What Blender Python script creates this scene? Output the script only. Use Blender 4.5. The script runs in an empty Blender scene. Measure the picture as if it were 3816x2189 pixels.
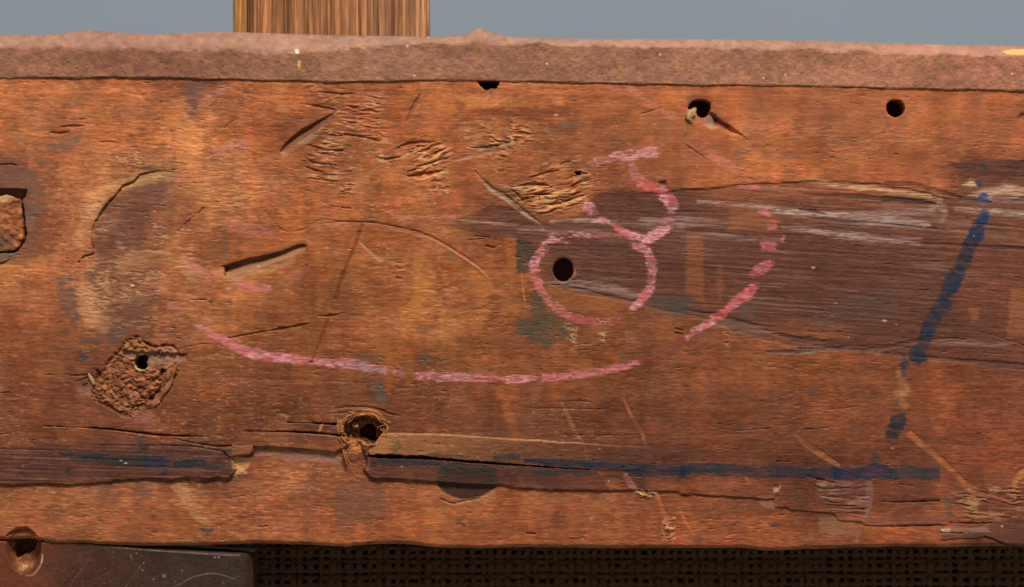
import bpy, math, random
import numpy as np
from mathutils import Vector

rnd = random.Random(7)
S = 1e-4                      # one unit of the working grid is 0.1 mm
CX, CY = 1908.0, 1094.5
CAM = 1.2

# ------------------------------------------------------------------ camera, world, lamps, exposure
scn = bpy.context.scene
col = scn.collection
cam_d = bpy.data.cameras.new('camera')
cam = bpy.data.objects.new('camera', cam_d)
col.objects.link(cam)
cam.location = (0, -CAM, 0)
cam.rotation_euler = (math.radians(90), 0, 0)
cam_d.sensor_width = 36
cam_d.lens = 36 * CAM / (3816 * S)
cam_d.clip_start = 0.05
cam_d.clip_end = 50
cam_d.dof.use_dof = True
cam_d.dof.focus_distance = CAM
cam_d.dof.aperture_fstop = 8
scn.camera = cam

world = bpy.data.worlds.new('World')
scn.world = world
world.use_nodes = True
bgn = world.node_tree.nodes['Background']
bgn.inputs[0].default_value = (0.94, 0.96, 1.0, 1)
bgn.inputs[1].default_value = 0.27


def area(name, loc, target, size, power, colr):
    d = bpy.data.lights.new(name, 'AREA')
    d.shape = 'RECTANGLE'
    d.size, d.size_y = size
    d.energy = power
    d.color = colr
    o = bpy.data.objects.new(name, d)
    col.objects.link(o)
    o.location = loc
    v = Vector(target) - Vector(loc)
    o.rotation_euler = v.to_track_quat('-Z', 'Y').to_euler()
    return o


area('gallery_lamp', (0.1, -1.1, 1.42), (0, 0, 0), (0.5, 0.4), 46, (1.0, 0.965, 0.91))

scn.view_settings.view_transform = 'Standard'
scn.view_settings.look = 'None'
scn.view_settings.exposure = 0
scn.view_settings.gamma = 1
scn.cycles.use_denoising = False
scn.cycles.max_bounces = 6

LIGHT = 1.0                    # level that a white face of the plank reaches under these lamps

# ------------------------------------------------------------------ small tools
PAN = {1: (0, 0, .5014), 2: (1272, 0, .5014), 3: (2544, 0, .5014), 4: (0, 730, .5014), 5: (1272, 730, .5014),
       6: (2544, 730, .5014), 7: (0, 1460, .501), 8: (1272, 1460, .501), 9: (2544, 1460, .501),
       'A': (250, 1220, .2473), 'B': (1180, 1480, .2061), 'C': (1350, 480, .3545), 'D': (2480, 320, .1648),
       'E': (0, 580, .3915), 'G': (3216, 1500, .4732), 'I': (0, 1900, .3939), 'J': (3300, 520, .261),
       'F': (0, 0, 1.5035), 'T': (0, 0, 1.0)}


def q(k, pts):
    ox, oy, s = PAN[k]
    return [(ox + x * s, oy + y * s) for x, y in pts]


def lin(r, g, b):
    c = np.array([r, g, b], dtype=np.float64) / 255.0
    c = np.where(c <= 0.04045, c / 12.92, ((c + 0.055) / 1.055) ** 2.4)
    return c / LIGHT


_tabs = {}


def vnoise(x, y, seed):
    if seed not in _tabs:
        _tabs[seed] = np.random.RandomState(seed).rand(1024, 1024).astype(np.float32)
    T = _tabs[seed]
    xi = np.floor(x).astype(np.int64)
    yi = np.floor(y).astype(np.int64)
    fx = (x - xi).astype(np.float32)
    fy = (y - yi).astype(np.float32)
    fx = fx * fx * (3 - 2 * fx)
    fy = fy * fy * (3 - 2 * fy)
    x0, x1 = xi & 1023, (xi + 1) & 1023
    y0, y1 = yi & 1023, (yi + 1) & 1023
    a = T[y0, x0] * (1 - fx) + T[y0, x1] * fx
    b = T[y1, x0] * (1 - fx) + T[y1, x1] * fx
    return a * (1 - fy) + b * fy


def fbm(x, y, sx, sy, seed, octaves=3):
    v, a, tot = 0, 1.0, 0
    f = 1.0
    for k in range(octaves):
        v = v + a * vnoise(x / sx * f + 37.3 * k + seed * 1.7, y / sy * f + 11.9 * k + seed * 3.1, seed % 5)
        tot += a
        a *= 0.55
        f *= 2.03
    return v / tot


def sstep(a, b, x):
    t = np.clip((x - a) / (b - a), 0, 1)
    return t * t * (3 - 2 * t)


def polyfun(pts):
    p = np.array(sorted(pts), dtype=np.float64)
    return lambda x: np.interp(x, p[:, 0], p[:, 1])


def smooth(pts, n=6):
    """Catmull-Rom through the points"""
    if len(pts) < 3:
        return pts
    P = [np.array(p, float) for p in pts]
    P = [2 * P[0] - P[1]] + P + [2 * P[-1] - P[-2]]
    out = []
    for i in range(1, len(P) - 2):
        for k in range(n):
            t = k / n
            a, b, c, d = P[i - 1], P[i], P[i + 1], P[i + 2]
            out.append(tuple(.5 * (2 * b + (c - a) * t + (2 * a - 5 * b + 4 * c - d) * t * t
                                   + (3 * b - a - 3 * c + d) * t ** 3)))
    out.append(tuple(P[-2]))
    return out


def dist_line(X, Y, pts, ws=None):
    """distance to a polyline minus its local half width; also signed side and run along it"""
    n = len(pts)
    if ws is None:
        ws = [0] * n
    elif not hasattr(ws, '__len__'):
        ws = [ws] * n
    best = np.full(X.shape, 1e9)
    side = np.zeros(X.shape)
    run = np.zeros(X.shape)
    acc = 0
    for i in range(n - 1):
        ax, ay = pts[i]
        bx, by = pts[i + 1]
        dx, dy = bx - ax, by - ay
        L2 = dx * dx + dy * dy + 1e-9
        t = np.clip(((X - ax) * dx + (Y - ay) * dy) / L2, 0, 1)
        d = np.hypot(X - ax - t * dx, Y - ay - t * dy) - (ws[i] + t * (ws[i + 1] - ws[i]))
        m = d < best
        best = np.where(m, d, best)
        sg = (X - ax) * (-dy) + (Y - ay) * dx
        side = np.where(m, sg / math.sqrt(L2), side)
        L = math.sqrt(L2)
        run = np.where(m, acc + t * L, run)
        acc += L
    return best, side, run / max(acc, 1e-6)


def spread(vals, n):
    vals = list(vals) if hasattr(vals, '__len__') else [vals, vals]
    return list(np.interp(np.linspace(0, 1, n), np.linspace(0, 1, len(vals)), vals))


def inside(X, Y, pts):
    r = np.zeros(X.shape, bool)
    n = len(pts)
    for i in range(n):
        x1, y1 = pts[i]
        x2, y2 = pts[(i + 1) % n]
        if y1 == y2:
            continue
        c = (y1 > Y) != (y2 > Y)
        xs = (x2 - x1) * (Y - y1) / (y2 - y1) + x1
        r ^= c & (X < xs)
    return r


class Field:
    """a carved slab: front face as a height field (toward the viewer), colour, gloss and part number per point"""

    def __init__(s, x0, x1, nx, ytop, ybot, ny, depth=0.0, scale=1.0):
        s.xs = np.linspace(x0, x1, nx)
        t = np.linspace(0, 1, ny)
        s.yt, s.yb = ytop(s.xs), ybot(s.xs)
        s.xx = np.repeat(s.xs[None, :], ny, 0)
        s.yy = s.yt[None, :] + t[:, None] * (s.yb - s.yt)[None, :]
        s.H = np.zeros(s.xx.shape)
        s.C = np.zeros(s.xx.shape + (3,))
        s.R = np.full(s.xx.shape, 0.55)
        s.L = np.zeros(s.xx.shape, np.int32)
        s.depth, s.scale = depth, scale

    def win(s, pts, pad):
        p = np.array(pts)
        x0, x1 = p[:, 0].min() - pad, p[:, 0].max() + pad
        y0, y1 = p[:, 1].min() - pad, p[:, 1].max() + pad
        i0 = max(0, np.searchsorted(s.xs, x0))
        i1 = min(len(s.xs), np.searchsorted(s.xs, x1) + 1)
        if i1 - i0 < 1:
            i0, i1 = 0, 1
        sub = s.yy[:, i0:i1]
        ok = np.nonzero((sub.max(1) >= y0) & (sub.min(1) <= y1))[0]
        if len(ok) == 0:
            ok = np.array([0])
        return (slice(ok[0], ok[-1] + 1), slice(i0, i1))

    def mix(s, w, m, c):
        s.C[w] = s.C[w] * (1 - m[..., None]) + np.asarray(c) * m[..., None]

    def line_mask(s, pts, ws, soft=4, jit=3, seed=5, sm=True, jx=14, jy=4):
        p = smooth(pts) if sm else pts
        wsp = spread(ws, len(p))
        w = s.win(p, max(wsp) + soft + jit * 2 + 8)
        X, Y = s.xx[w], s.yy[w]
        d, side, run = dist_line(X, Y, p, wsp)
        d = d + (fbm(X, Y, jx, jy, seed, 3) - .5) * 2.6 * jit
        return w, X, Y, d, side, run, sstep(soft, -soft, d)

    def poly_mask(s, pts, soft=4, jit=3, seed=5, jx=25, jy=5):
        w = s.win(pts, soft + jit * 2 + 8)
        X, Y = s.xx[w], s.yy[w]
        jn = (fbm(X, Y, jx, jy, seed, 3) - .5) * 2.6 * jit
        d, _, _ = dist_line(X, Y, pts + [pts[0]])
        d = np.where(inside(X, Y, pts), -d, d) + jn
        return w, X, Y, d, sstep(soft, -soft, d)

    # --- marks
    def stain(s, k, pts, c, a=.6, soft=12, jit=8, seed=5, jx=25, jy=8, noise=.5):
        w, X, Y, d, m = s.poly_mask(q(k, pts), soft, jit, seed, jx, jy)
        m = m * a * (1 - noise + noise * sstep(.3, .6, fbm(X, Y, 26, 7, seed + 9, 3)))
        s.mix(w, m, c)

    def streak(s, k, pts, ws, c, a=.6, soft=4, jit=3, seed=5, speck=.0, jx=30, jy=4, even=False):
        w, X, Y, d, side, run, m = s.line_mask(q(k, pts), ws, soft, jit, seed, True, jx, jy)
        if speck:
            m = m * (1 - speck + speck * sstep(.35, .62, fbm(X, Y, 34, 4, seed + 3, 2)))
        if not even:
            m = m * (.45 + .75 * sstep(.3, .65, fbm(X, Y, 60, 40, seed + 6, 2)))
        s.mix(w, np.clip(m * a, 0, 1), c)
        return w, m

    def groove(s, k, pts, ws, depth, soft=3, jit=2, seed=5, lip=0.0, sm=True):
        p = q(k, pts)
        p = smooth(p) if sm else p
        wsp = spread(ws, len(p))
        w = s.win(p, max(wsp) * 3 + soft + 12)
        X, Y = s.xx[w], s.yy[w]
        d0, side, run = dist_line(X, Y, p)
        wl = np.interp(run, np.linspace(0, 1, len(wsp)), wsp)
        d0 = d0 + (fbm(X, Y, 22, 5, seed, 3) - .5) * 2.4 * jit
        total = sum(math.dist(p[i], p[i + 1]) for i in range(len(p) - 1))
        wv = fbm(run * total, side * .15, 34, 9, seed + 8, 2)
        wl = wl * (.45 + 1.1 * wv)
        prof = np.clip(1 - d0 / (wl + 1e-3), 0, 1)
        ends = np.minimum(1, wl / max(max(wsp), 1e-6) + .25)
        s.H[w] -= depth * np.sqrt(prof) * ends * (.55 + .9 * wv)
        if lip:
            s.H[w] += lip * np.exp(-((d0 - wl * 1.35) / (wl * .6 + 1)) ** 2) * ends
        return w, prof

    def hole(s, pts, depth, part=None, soft=3, jit=1.2, chamfer=0, seed=3):
        w, X, Y, d, m = s.poly_mask(pts, soft, jit, seed, 9, 9)
        if chamfer:
            s.H[w] -= chamfer * .9 * np.exp(-np.clip(d, 0, None) / chamfer)
        s.H[w] = s.H[w] * (1 - m) + m * (-depth)
        if part:
            s.L[w] = np.where(d < 2, part, s.L[w])
        return w, X, Y, d, m

    def torn(s, k, pts, ang, amp, su, sv, seed, light=.5, soft=30, part=None, pale=(220, 164, 106), bend=0):
        """torn grain: raised curled fibres running at an angle"""
        w, X, Y, d, m = s.poly_mask(q(k, pts), soft, 12, seed, 40, 20)
        a = math.radians(ang)
        u = X * math.cos(a) + Y * math.sin(a)
        v = -X * math.sin(a) + Y * math.cos(a)
        v = v + bend * (fbm(X, Y, 120, 70, seed + 2, 2) - .5) * 60 + (fbm(X, Y, 40, 24, seed + 7, 2) - .5) * 16
        n = fbm(u, v, su, sv, seed, 3)
        rdg = 1 - np.abs(n - .5) * 5.0
        rdg = np.clip(rdg, -.6, 1)
        m = m * (.25 + .75 * sstep(.38, .58, fbm(X, Y, 70, 34, seed + 6, 3)))
        s.H[w] += m * amp * rdg
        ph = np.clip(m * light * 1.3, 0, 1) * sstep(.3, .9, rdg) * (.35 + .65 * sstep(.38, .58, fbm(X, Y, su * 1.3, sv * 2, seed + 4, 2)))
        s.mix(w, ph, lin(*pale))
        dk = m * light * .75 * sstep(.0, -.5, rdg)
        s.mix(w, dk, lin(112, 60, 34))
        if part:
            s.L[w] = np.where(d < -4, part, s.L[w])

    # --- meshes
    def world(s, X, Y, Hh):
        k = s.scale
        return np.stack([(X - CX) * S * k, s.depth - Hh * S, -(Y - CY) * S * k], -1)

    def build(s, names, mats, parent, thick, org=(0, 0, 0)):
        ny, nx = s.xx.shape
        P = s.world(s.xx, s.yy, s.H).reshape(-1, 3) - np.array(org)
        idx = np.arange(ny * nx).reshape(ny, nx)
        F = np.stack([idx[:-1, :-1], idx[1:, :-1], idx[1:, 1:], idx[:-1, 1:]], -1).reshape(-1, 4)
        lab = s.L[:-1, :-1].reshape(-1)
        C = s.C.reshape(-1, 3)
        R = s.R.reshape(-1)
        objs = {}
        for pid in np.unique(lab):
            f = F[lab == pid]
            used, inv = np.unique(f.reshape(-1), return_inverse=True)
            f = inv.reshape(-1, 4)
            p, c, r = P[used], C[used], R[used]
            if pid == 0:          # sides and back close the slab
                rim = np.concatenate([idx[0, ::-1], idx[1:, 0], idx[-1, 1:], idx[-2:0:-1, -1]])
                rp, rc, rr = P[rim], C[rim], R[rim]
                n = len(rim)
                b0 = len(p)
                back = rp.copy()
                back[:, 1] = s.depth + thick - org[1]
                p = np.concatenate([p, rp, back])
                c = np.concatenate([c, rc, rc])
                r = np.concatenate([r, rr, rr])
                i = np.arange(n)
                j = (i + 1) % n
                side = np.stack([b0 + i, b0 + n + i, b0 + n + j, b0 + j], -1)[:, ::-1]
                tp = b0 + n + np.arange(nx)[::-1]
                bt = b0 + n + nx - 1 + (ny - 1) + np.arange(nx)
                bk = np.stack([tp[:-1], tp[1:], bt[1:], bt[:-1]], -1)
                f = np.concatenate([f, side, bk])
            nm, lb = names[int(pid)]
            objs[int(pid)] = mesh_obj(nm, p, f, mats.get(int(pid), mats[0]), parent, c, r, lb)
        return objs


def mesh_obj(name, p, f, mat, parent=None, c=None, r=None, label=None, smooth_shade=True):
    me = bpy.data.meshes.new(name)
    p = np.asarray(p, np.float32)
    f = np.asarray(f, np.int32)
    k = f.shape[1]
    me.vertices.add(len(p))
    me.vertices.foreach_set('co', p.reshape(-1))
    me.loops.add(f.size)
    me.loops.foreach_set('vertex_index', f.reshape(-1))
    me.polygons.add(len(f))
    me.polygons.foreach_set('loop_start', np.arange(0, f.size, k, dtype=np.int32))
    me.polygons.foreach_set('use_smooth', np.full(len(f), smooth_shade))
    me.update(calc_edges=True)
    if c is not None:
        a = me.attributes.new('Tone', 'FLOAT_COLOR', 'POINT')
        cc = np.concatenate([np.clip(c, 0, 1), np.ones((len(c), 1))], 1).astype(np.float32)
        a.data.foreach_set('color', cc.reshape(-1))
    if r is not None:
        a = me.attributes.new('Gloss', 'FLOAT', 'POINT')
        a.data.foreach_set('value', np.asarray(r, np.float32))
    me.materials.append(mat)
    o = bpy.data.objects.new(name, me)
    col.objects.link(o)
    if parent:
        o.parent = parent
    if label:
        o['label'] = label
    return o


def thing(name, label, cat, loc=(0, 0, 0), group=None):
    o = bpy.data.objects.new(name, None)
    col.objects.link(o)
    o.location = loc
    o['label'] = label
    o['category'] = cat
    if group:
        o['group'] = group
    return o


# ------------------------------------------------------------------ materials
def surf_mat(name, scale, amt, bump, bump_scale, bump_dist, base=None, gloss=None, spec=.35, sheen=0):
    """wear and stains come from the 'Tone' attribute; fine grain and relief from stretched noise"""
    m = bpy.data.materials.new(name)
    m.use_nodes = True
    nt = m.node_tree
    N, Lk = nt.nodes, nt.links
    bs = N['Principled BSDF']
    tc = N.new('ShaderNodeTexCoord')
    mp = N.new('ShaderNodeMapping')
    mp.inputs['Scale'].default_value = scale
    Lk.new(tc.outputs['Object'], mp.inputs[0])
    n1 = N.new('ShaderNodeTexNoise')
    n1.inputs['Scale'].default_value = 1
    n1.inputs['Detail'].default_value = 4
    n1.inputs['Roughness'].default_value = .6
    Lk.new(mp.outputs[0], n1.inputs['Vector'])
    mr = N.new('ShaderNodeMapRange')
    mr.inputs[1].default_value = .25
    mr.inputs[2].default_value = .75
    mr.inputs[3].default_value = 1 - amt
    mr.inputs[4].default_value = 1 + amt
    Lk.new(n1.outputs['Fac'], mr.inputs[0])
    vm = N.new('ShaderNodeVectorMath')
    vm.operation = 'SCALE'
    if base is None:
        at = N.new('ShaderNodeAttribute')
        at.attribute_name = 'Tone'
        Lk.new(at.outputs['Color'], vm.inputs[0])
        ag = N.new('ShaderNodeAttribute')
        ag.attribute_name = 'Gloss'
        Lk.new(ag.outputs['Fac'], bs.inputs['Roughness'])
    else:
        vm.inputs[0].default_value = base
        bs.inputs['Roughness'].default_value = gloss
    Lk.new(mr.outputs[0], vm.inputs['Scale'])
    Lk.new(vm.outputs[0], bs.inputs['Base Color'])
    bs.inputs['Specular IOR Level'].default_value = spec
    if sheen:
        bs.inputs['Sheen Weight'].default_value = sheen
        bs.inputs['Sheen Roughness'].default_value = .6
    if bump:
        mp2 = N.new('ShaderNodeMapping')
        mp2.inputs['Scale'].default_value = bump_scale
        Lk.new(tc.outputs['Object'], mp2.inputs[0])
        n2 = N.new('ShaderNodeTexNoise')
        n2.inputs['Scale'].default_value = 1
        n2.inputs['Detail'].default_value = 3
        Lk.new(mp2.outputs[0], n2.inputs['Vector'])
        b = N.new('ShaderNodeBump')
        b.inputs['Strength'].default_value = bump
        b.inputs['Distance'].default_value = bump_dist
        Lk.new(n2.outputs['Fac'], b.inputs['Height'])
        Lk.new(b.outputs[0], bs.inputs['Normal'])
    return m


M_WOOD = surf_mat('old_wood', (380, 900, 2800), .22, .55, (380, 1500, 3300), .00018, spec=.16)
M_FELT = surf_mat('brown_felt', (900, 900, 900), .12, .6, (1300, 1300, 1300), .0004, spec=.05, sheen=.08)
M_POST = surf_mat('ribbed_board', (2600, 900, 120), .16, .6, (3000, 900, 160), .0002, spec=.2)
M_DARK = surf_mat('dark_board', (700, 900, 700), .14, .5, (900, 900, 900), .00015, spec=.2)
M_FIBRE = surf_mat('torn_fibre', (1200, 1200, 1200), .25, 0, (1, 1, 1), 0, base=tuple(lin(156, 94, 52)), gloss=.7)
M_HAIR = surf_mat('felt_fuzz', (1200, 1200, 1200), .25, 0, (1, 1, 1), 0, base=tuple(lin(190, 140, 120)), gloss=.9, spec=.05)
M_CLOTH = surf_mat('burlap_yarn', (900, 900, 900), .3, .8, (2500, 2500, 2500), .0003, base=tuple(lin(90, 66, 44)), gloss=.95, spec=.05)
M_GAP_SHADE = surf_mat('gap_shade', (300, 300, 300), .2, 0, (1, 1, 1), 0, base=tuple(lin(38, 28, 22)), gloss=.95, spec=.05)
M_WALL = surf_mat('grey_wall', (5, 5, 5), .05, .1, (300, 300, 300), .0005, base=tuple(lin(131, 142, 150)), gloss=.8, spec=.1)
M_FLECK = surf_mat('paint_fleck', (900, 900, 900), .1, 0, (1, 1, 1), 0, base=tuple(lin(235, 235, 240)), gloss=.6)
M_YELLOW = surf_mat('yellow_paint', (900, 900, 900), .1, 0, (1, 1, 1), 0, base=tuple(lin(250, 205, 110)), gloss=.6)

# ------------------------------------------------------------------ background wall
wall_v, wall_f = [], []
for (x, z) in ((-1.6, -1.2), (1.6, -1.2), (1.6, 1.2), (-1.6, 1.2)):
    wall_v += [(x, .40, z)]
for (x, z) in ((-1.6, -1.2), (1.6, -1.2), (1.6, 1.2), (-1.6, 1.2)):
    wall_v += [(x, .48, z)]
wall_f = [(0, 1, 2, 3), (7, 6, 5, 4), (0, 4, 5, 1), (1, 5, 6, 2), (2, 6, 7, 3), (3, 7, 4, 0)]
w = mesh_obj('background_wall', wall_v, wall_f, M_WALL, smooth_shade=False)
w['kind'] = 'structure'
w['label'] = 'plain bluish grey wall behind the wood'

# ------------------------------------------------------------------ the plank
ytop = polyfun([(-80, 262), (3900, 312)])
_yb = polyfun(q(7, [(-160, 1098), (0, 1096), (80, 1102), (200, 1098), (300, 1112), (360, 1125), (420, 1128), (660, 1130), (850, 1145), (1100, 1150),
                    (1400, 1150), (1700, 1141), (1900, 1135), (2200, 1142), (2520, 1152)])
              + q(8, [(40, 1158), (120, 1147), (250, 1135), (500, 1138), (600, 1150), (700, 1160), (950, 1168), (1300, 1160),
                      (1800, 1165), (2300, 1168), (2500, 1166)])
              + q(9, [(60, 1166), (300, 1168), (420, 1160), (500, 1172), (600, 1185), (900, 1175), (1300, 1160),
                      (1700, 1155), (2000, 1158), (2300, 1150), (2700, 1157)]))
ybot = lambda x: _yb(x) + 5 * (fbm(x, x * 0, 60, 10, 3, 3) - .5)
W = Field(-230, 4250, 1420, ytop, ybot, 740)
xx, yy = W.xx, W.yy
ys = yy - 0.018 * (xx - 1908) - 14 * np.sin(xx / 700)       # grain runs very slightly downhill

PALETTE = {  # colour samples of the wood (columns, rows of the overview)
    240: {50: (168, 102, 62), 300: (168, 102, 60), 480: (140, 84, 58), 700: (165, 98, 56), 900: (152, 82, 44), 1100: (168, 100, 54),
          1300: (165, 100, 55), 1500: (160, 97, 56), 1800: (162, 95, 57), 2100: (162, 97, 60), 2400: (164, 98, 63)},
    330: {50: (168, 106, 65), 200: (160, 98, 60), 300: (168, 108, 64), 470: (188, 126, 72), 600: (160, 96, 57), 750: (142, 84, 52),
          850: (152, 82, 42), 1000: (162, 92, 48), 1200: (150, 82, 45), 1400: (147, 86, 50), 1600: (152, 92, 54), 1900: (170, 108, 66),
          2100: (157, 95, 60), 2300: (160, 98, 64), 2500: (152, 92, 60)},
    430: {50: (138, 86, 60), 200: (165, 105, 62), 350: (152, 96, 60), 480: (176, 120, 76), 600: (160, 100, 60), 750: (150, 90, 54),
          900: (162, 98, 54), 1050: (165, 100, 56), 1250: (150, 86, 45), 1450: (152, 92, 52), 1600: (150, 90, 56), 1800: (160, 98, 57),
          2000: (165, 95, 54), 2200: (168, 98, 60), 2450: (125, 78, 58)},
    560: {100: (150, 92, 58), 200: (166, 108, 66), 330: (142, 94, 72), 430: (162, 105, 66), 560: (152, 95, 58), 700: (150, 90, 50),
          850: (160, 97, 54), 1000: (150, 92, 50), 1150: (136, 84, 55), 1300: (112, 72, 55), 1500: (112, 72, 56), 1750: (122, 78, 60),
          2000: (128, 82, 64), 2250: (132, 86, 68), 2480: (135, 88, 70)},
    650: {50: (166, 98, 57), 150: (166, 100, 58), 300: (140, 92, 74), 450: (156, 100, 62), 600: (150, 92, 60), 800: (147, 88, 48),
          950: (150, 92, 50), 1100: (156, 94, 50), 1250: (148, 88, 48), 1450: (112, 70, 52), 1650: (118, 74, 54), 1850: (112, 68, 52),
          2050: (115, 70, 54), 2250: (118, 74, 56), 2480: (130, 82, 62)},
    760: {50: (162, 96, 57), 150: (140, 88, 62), 200: (166, 110, 70), 300: (124, 80, 64), 420: (150, 95, 63), 550: (150, 95, 58),
          700: (136, 85, 50), 850: (141, 88, 50), 1000: (158, 97, 50), 1100: (156, 95, 50), 1200: (150, 92, 48), 1350: (120, 80, 50),
          1500: (140, 85, 48), 1700: (128, 80, 50), 1900: (108, 68, 50), 2100: (110, 70, 52), 2300: (112, 70, 54), 2480: (134, 80, 56)},
    860: {50: (142, 86, 57), 150: (136, 82, 58), 250: (118, 78, 62), 350: (124, 80, 60), 500: (140, 88, 57), 700: (136, 85, 50), 900: (140, 85, 48),
          1100: (145, 89, 49), 1300: (132, 82, 48), 1500: (136, 82, 47), 1700: (132, 80, 48), 1900: (140, 88, 52), 2000: (138, 86, 52),
          2250: (118, 74, 54), 2480: (122, 76, 58)},
    960: {50: (136, 80, 54), 150: (130, 80, 58), 500: (132, 78, 53), 650: (127, 78, 53), 900: (122, 75, 50), 1100: (127, 78, 48),
          1300: (132, 80, 48), 1500: (132, 80, 48), 1800: (140, 84, 50), 2100: (145, 87, 56), 2300: (150, 85, 54), 2500: (144, 77, 54)},
    1050: {50: (122, 72, 52), 300: (124, 76, 57), 600: (127, 78, 54), 800: (114, 71, 50), 1100: (117, 72, 50), 1300: (122, 75, 49),
           1600: (120, 72, 49), 1900: (126, 75, 51), 2200: (137, 77, 54), 2400: (146, 80, 56)},
    1150: {50: (112, 69, 57), 300: (106, 68, 57), 530: (108, 68, 58), 700: (152, 92, 62), 850: (150, 88, 58), 950: (108, 66, 54),
           1300: (106, 66, 52), 1600: (104, 65, 50), 2000: (112, 68, 50), 2250: (124, 72, 50), 2400: (146, 80, 54)},
    1250: {50: (152, 95, 63), 200: (146, 92, 59), 400: (152, 95, 63), 600: (152, 90, 60), 800: (132, 80, 53), 1000: (152, 90, 53),
           1200: (152, 88, 53), 1500: (152, 85, 53), 1700: (146, 80, 48), 1900: (132, 74, 50), 2000: (118, 70, 56), 2200: (118, 68, 55),
           2450: (128, 74, 58)},
    1320: {100: (156, 95, 60), 300: (152, 92, 58), 500: (152, 95, 58), 700: (157, 92, 56), 900: (157, 90, 53), 1100: (167, 95, 53),
           1300: (152, 82, 48), 1500: (152, 88, 53), 1700: (157, 85, 50), 1900: (162, 88, 50), 2100: (150, 90, 56), 2300: (162, 90, 55),
           2480: (118, 72, 55)}}
PALETTE.update({
    380: {50: (150, 95, 68), 150: (150, 95, 65), 250: (165, 105, 65), 350: (160, 105, 65), 470: (185, 125, 78), 560: (165, 100, 60), 650: (150, 88, 50),
          800: (145, 80, 42), 1000: (160, 95, 55), 1200: (155, 88, 48), 1350: (140, 88, 50), 1500: (140, 88, 52), 1700: (150, 88, 55), 1900: (165, 100, 60), 2200: (165, 98, 60)},
    500: {20: (120, 75, 55), 100: (120, 85, 65), 160: (165, 105, 62), 250: (185, 130, 85), 330: (112, 74, 58), 400: (122, 82, 64), 450: (170, 115, 75), 560: (175, 115, 72),
          650: (150, 95, 60), 760: (165, 100, 55), 860: (165, 95, 48), 1000: (165, 98, 52), 1150: (160, 92, 48), 1240: (100, 62, 45), 1400: (170, 102, 56), 1550: (100, 60, 45)},
    605: {100: (130, 85, 60), 160: (150, 92, 58), 230: (165, 115, 78), 280: (112, 78, 64), 350: (128, 86, 70), 430: (165, 112, 75), 520: (150, 95, 62), 620: (165, 95, 55),
          800: (150, 90, 50), 900: (155, 92, 50), 1020: (145, 85, 45), 1150: (150, 88, 48), 1230: (120, 72, 45)},
    705: {60: (170, 105, 60), 160: (128, 80, 60), 210: (180, 125, 85), 260: (108, 72, 56), 330: (155, 105, 75), 430: (170, 118, 80), 520: (160, 105, 70), 650: (165, 105, 62),
          780: (140, 82, 42), 900: (140, 85, 45), 980: (165, 100, 52), 1060: (155, 92, 48), 1150: (160, 98, 52), 1250: (145, 85, 45)},
    810: {60: (140, 82, 52), 150: (150, 95, 65), 230: (165, 110, 72), 300: (103, 70, 56), 380: (123, 80, 62), 470: (165, 112, 75), 560: (150, 98, 62), 680: (140, 85, 48),
          820: (130, 78, 42), 950: (150, 90, 48), 1050: (150, 92, 48), 1200: (135, 82, 42), 1450: (125, 75, 42)},
    910: {60: (140, 82, 55), 150: (125, 80, 60), 220: (105, 70, 58), 500: (145, 92, 60), 600: (140, 85, 52), 750: (128, 76, 42), 900: (125, 75, 42), 1100: (128, 76, 42),
          1300: (135, 80, 42), 1500: (125, 72, 38), 1800: (140, 82, 45), 2000: (150, 90, 52), 2200: (140, 85, 52), 2450: (125, 70, 48)},
    1005: {60: (130, 75, 52), 500: (128, 74, 46), 700: (120, 70, 42), 900: (120, 70, 44), 1100: (128, 72, 40), 1300: (125, 72, 42), 1500: (120, 70, 42), 1800: (130, 75, 45),
           2100: (140, 82, 52), 2300: (145, 78, 48)}})
pp, pc = [], []
for ry, row in PALETTE.items():
    for rx, c in row.items():
        pp.append((rx * 1.5035, ry * 1.5035))
        pc.append(lin(*c))
pp, pc = np.array(pp), np.array(pc)
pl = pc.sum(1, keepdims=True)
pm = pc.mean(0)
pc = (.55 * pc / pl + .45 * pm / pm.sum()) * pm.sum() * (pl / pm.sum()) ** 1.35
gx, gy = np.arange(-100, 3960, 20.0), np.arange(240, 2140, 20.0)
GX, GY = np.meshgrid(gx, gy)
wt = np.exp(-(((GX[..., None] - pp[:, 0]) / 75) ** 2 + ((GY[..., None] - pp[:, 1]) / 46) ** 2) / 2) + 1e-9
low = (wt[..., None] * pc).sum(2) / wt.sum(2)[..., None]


def bil(G, X, Y):
    fx = np.clip((X - gx[0]) / 20, 0, len(gx) - 1.001)
    fy = np.clip((Y - gy[0]) / 20, 0, len(gy) - 1.001)
    i, j = fx.astype(int), fy.astype(int)
    a, b = (fx - i)[..., None], (fy - j)[..., None]
    return (G[j, i] * (1 - a) + G[j, i + 1] * a) * (1 - b) + (G[j + 1, i] * (1 - a) + G[j + 1, i + 1] * a) * b


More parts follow.
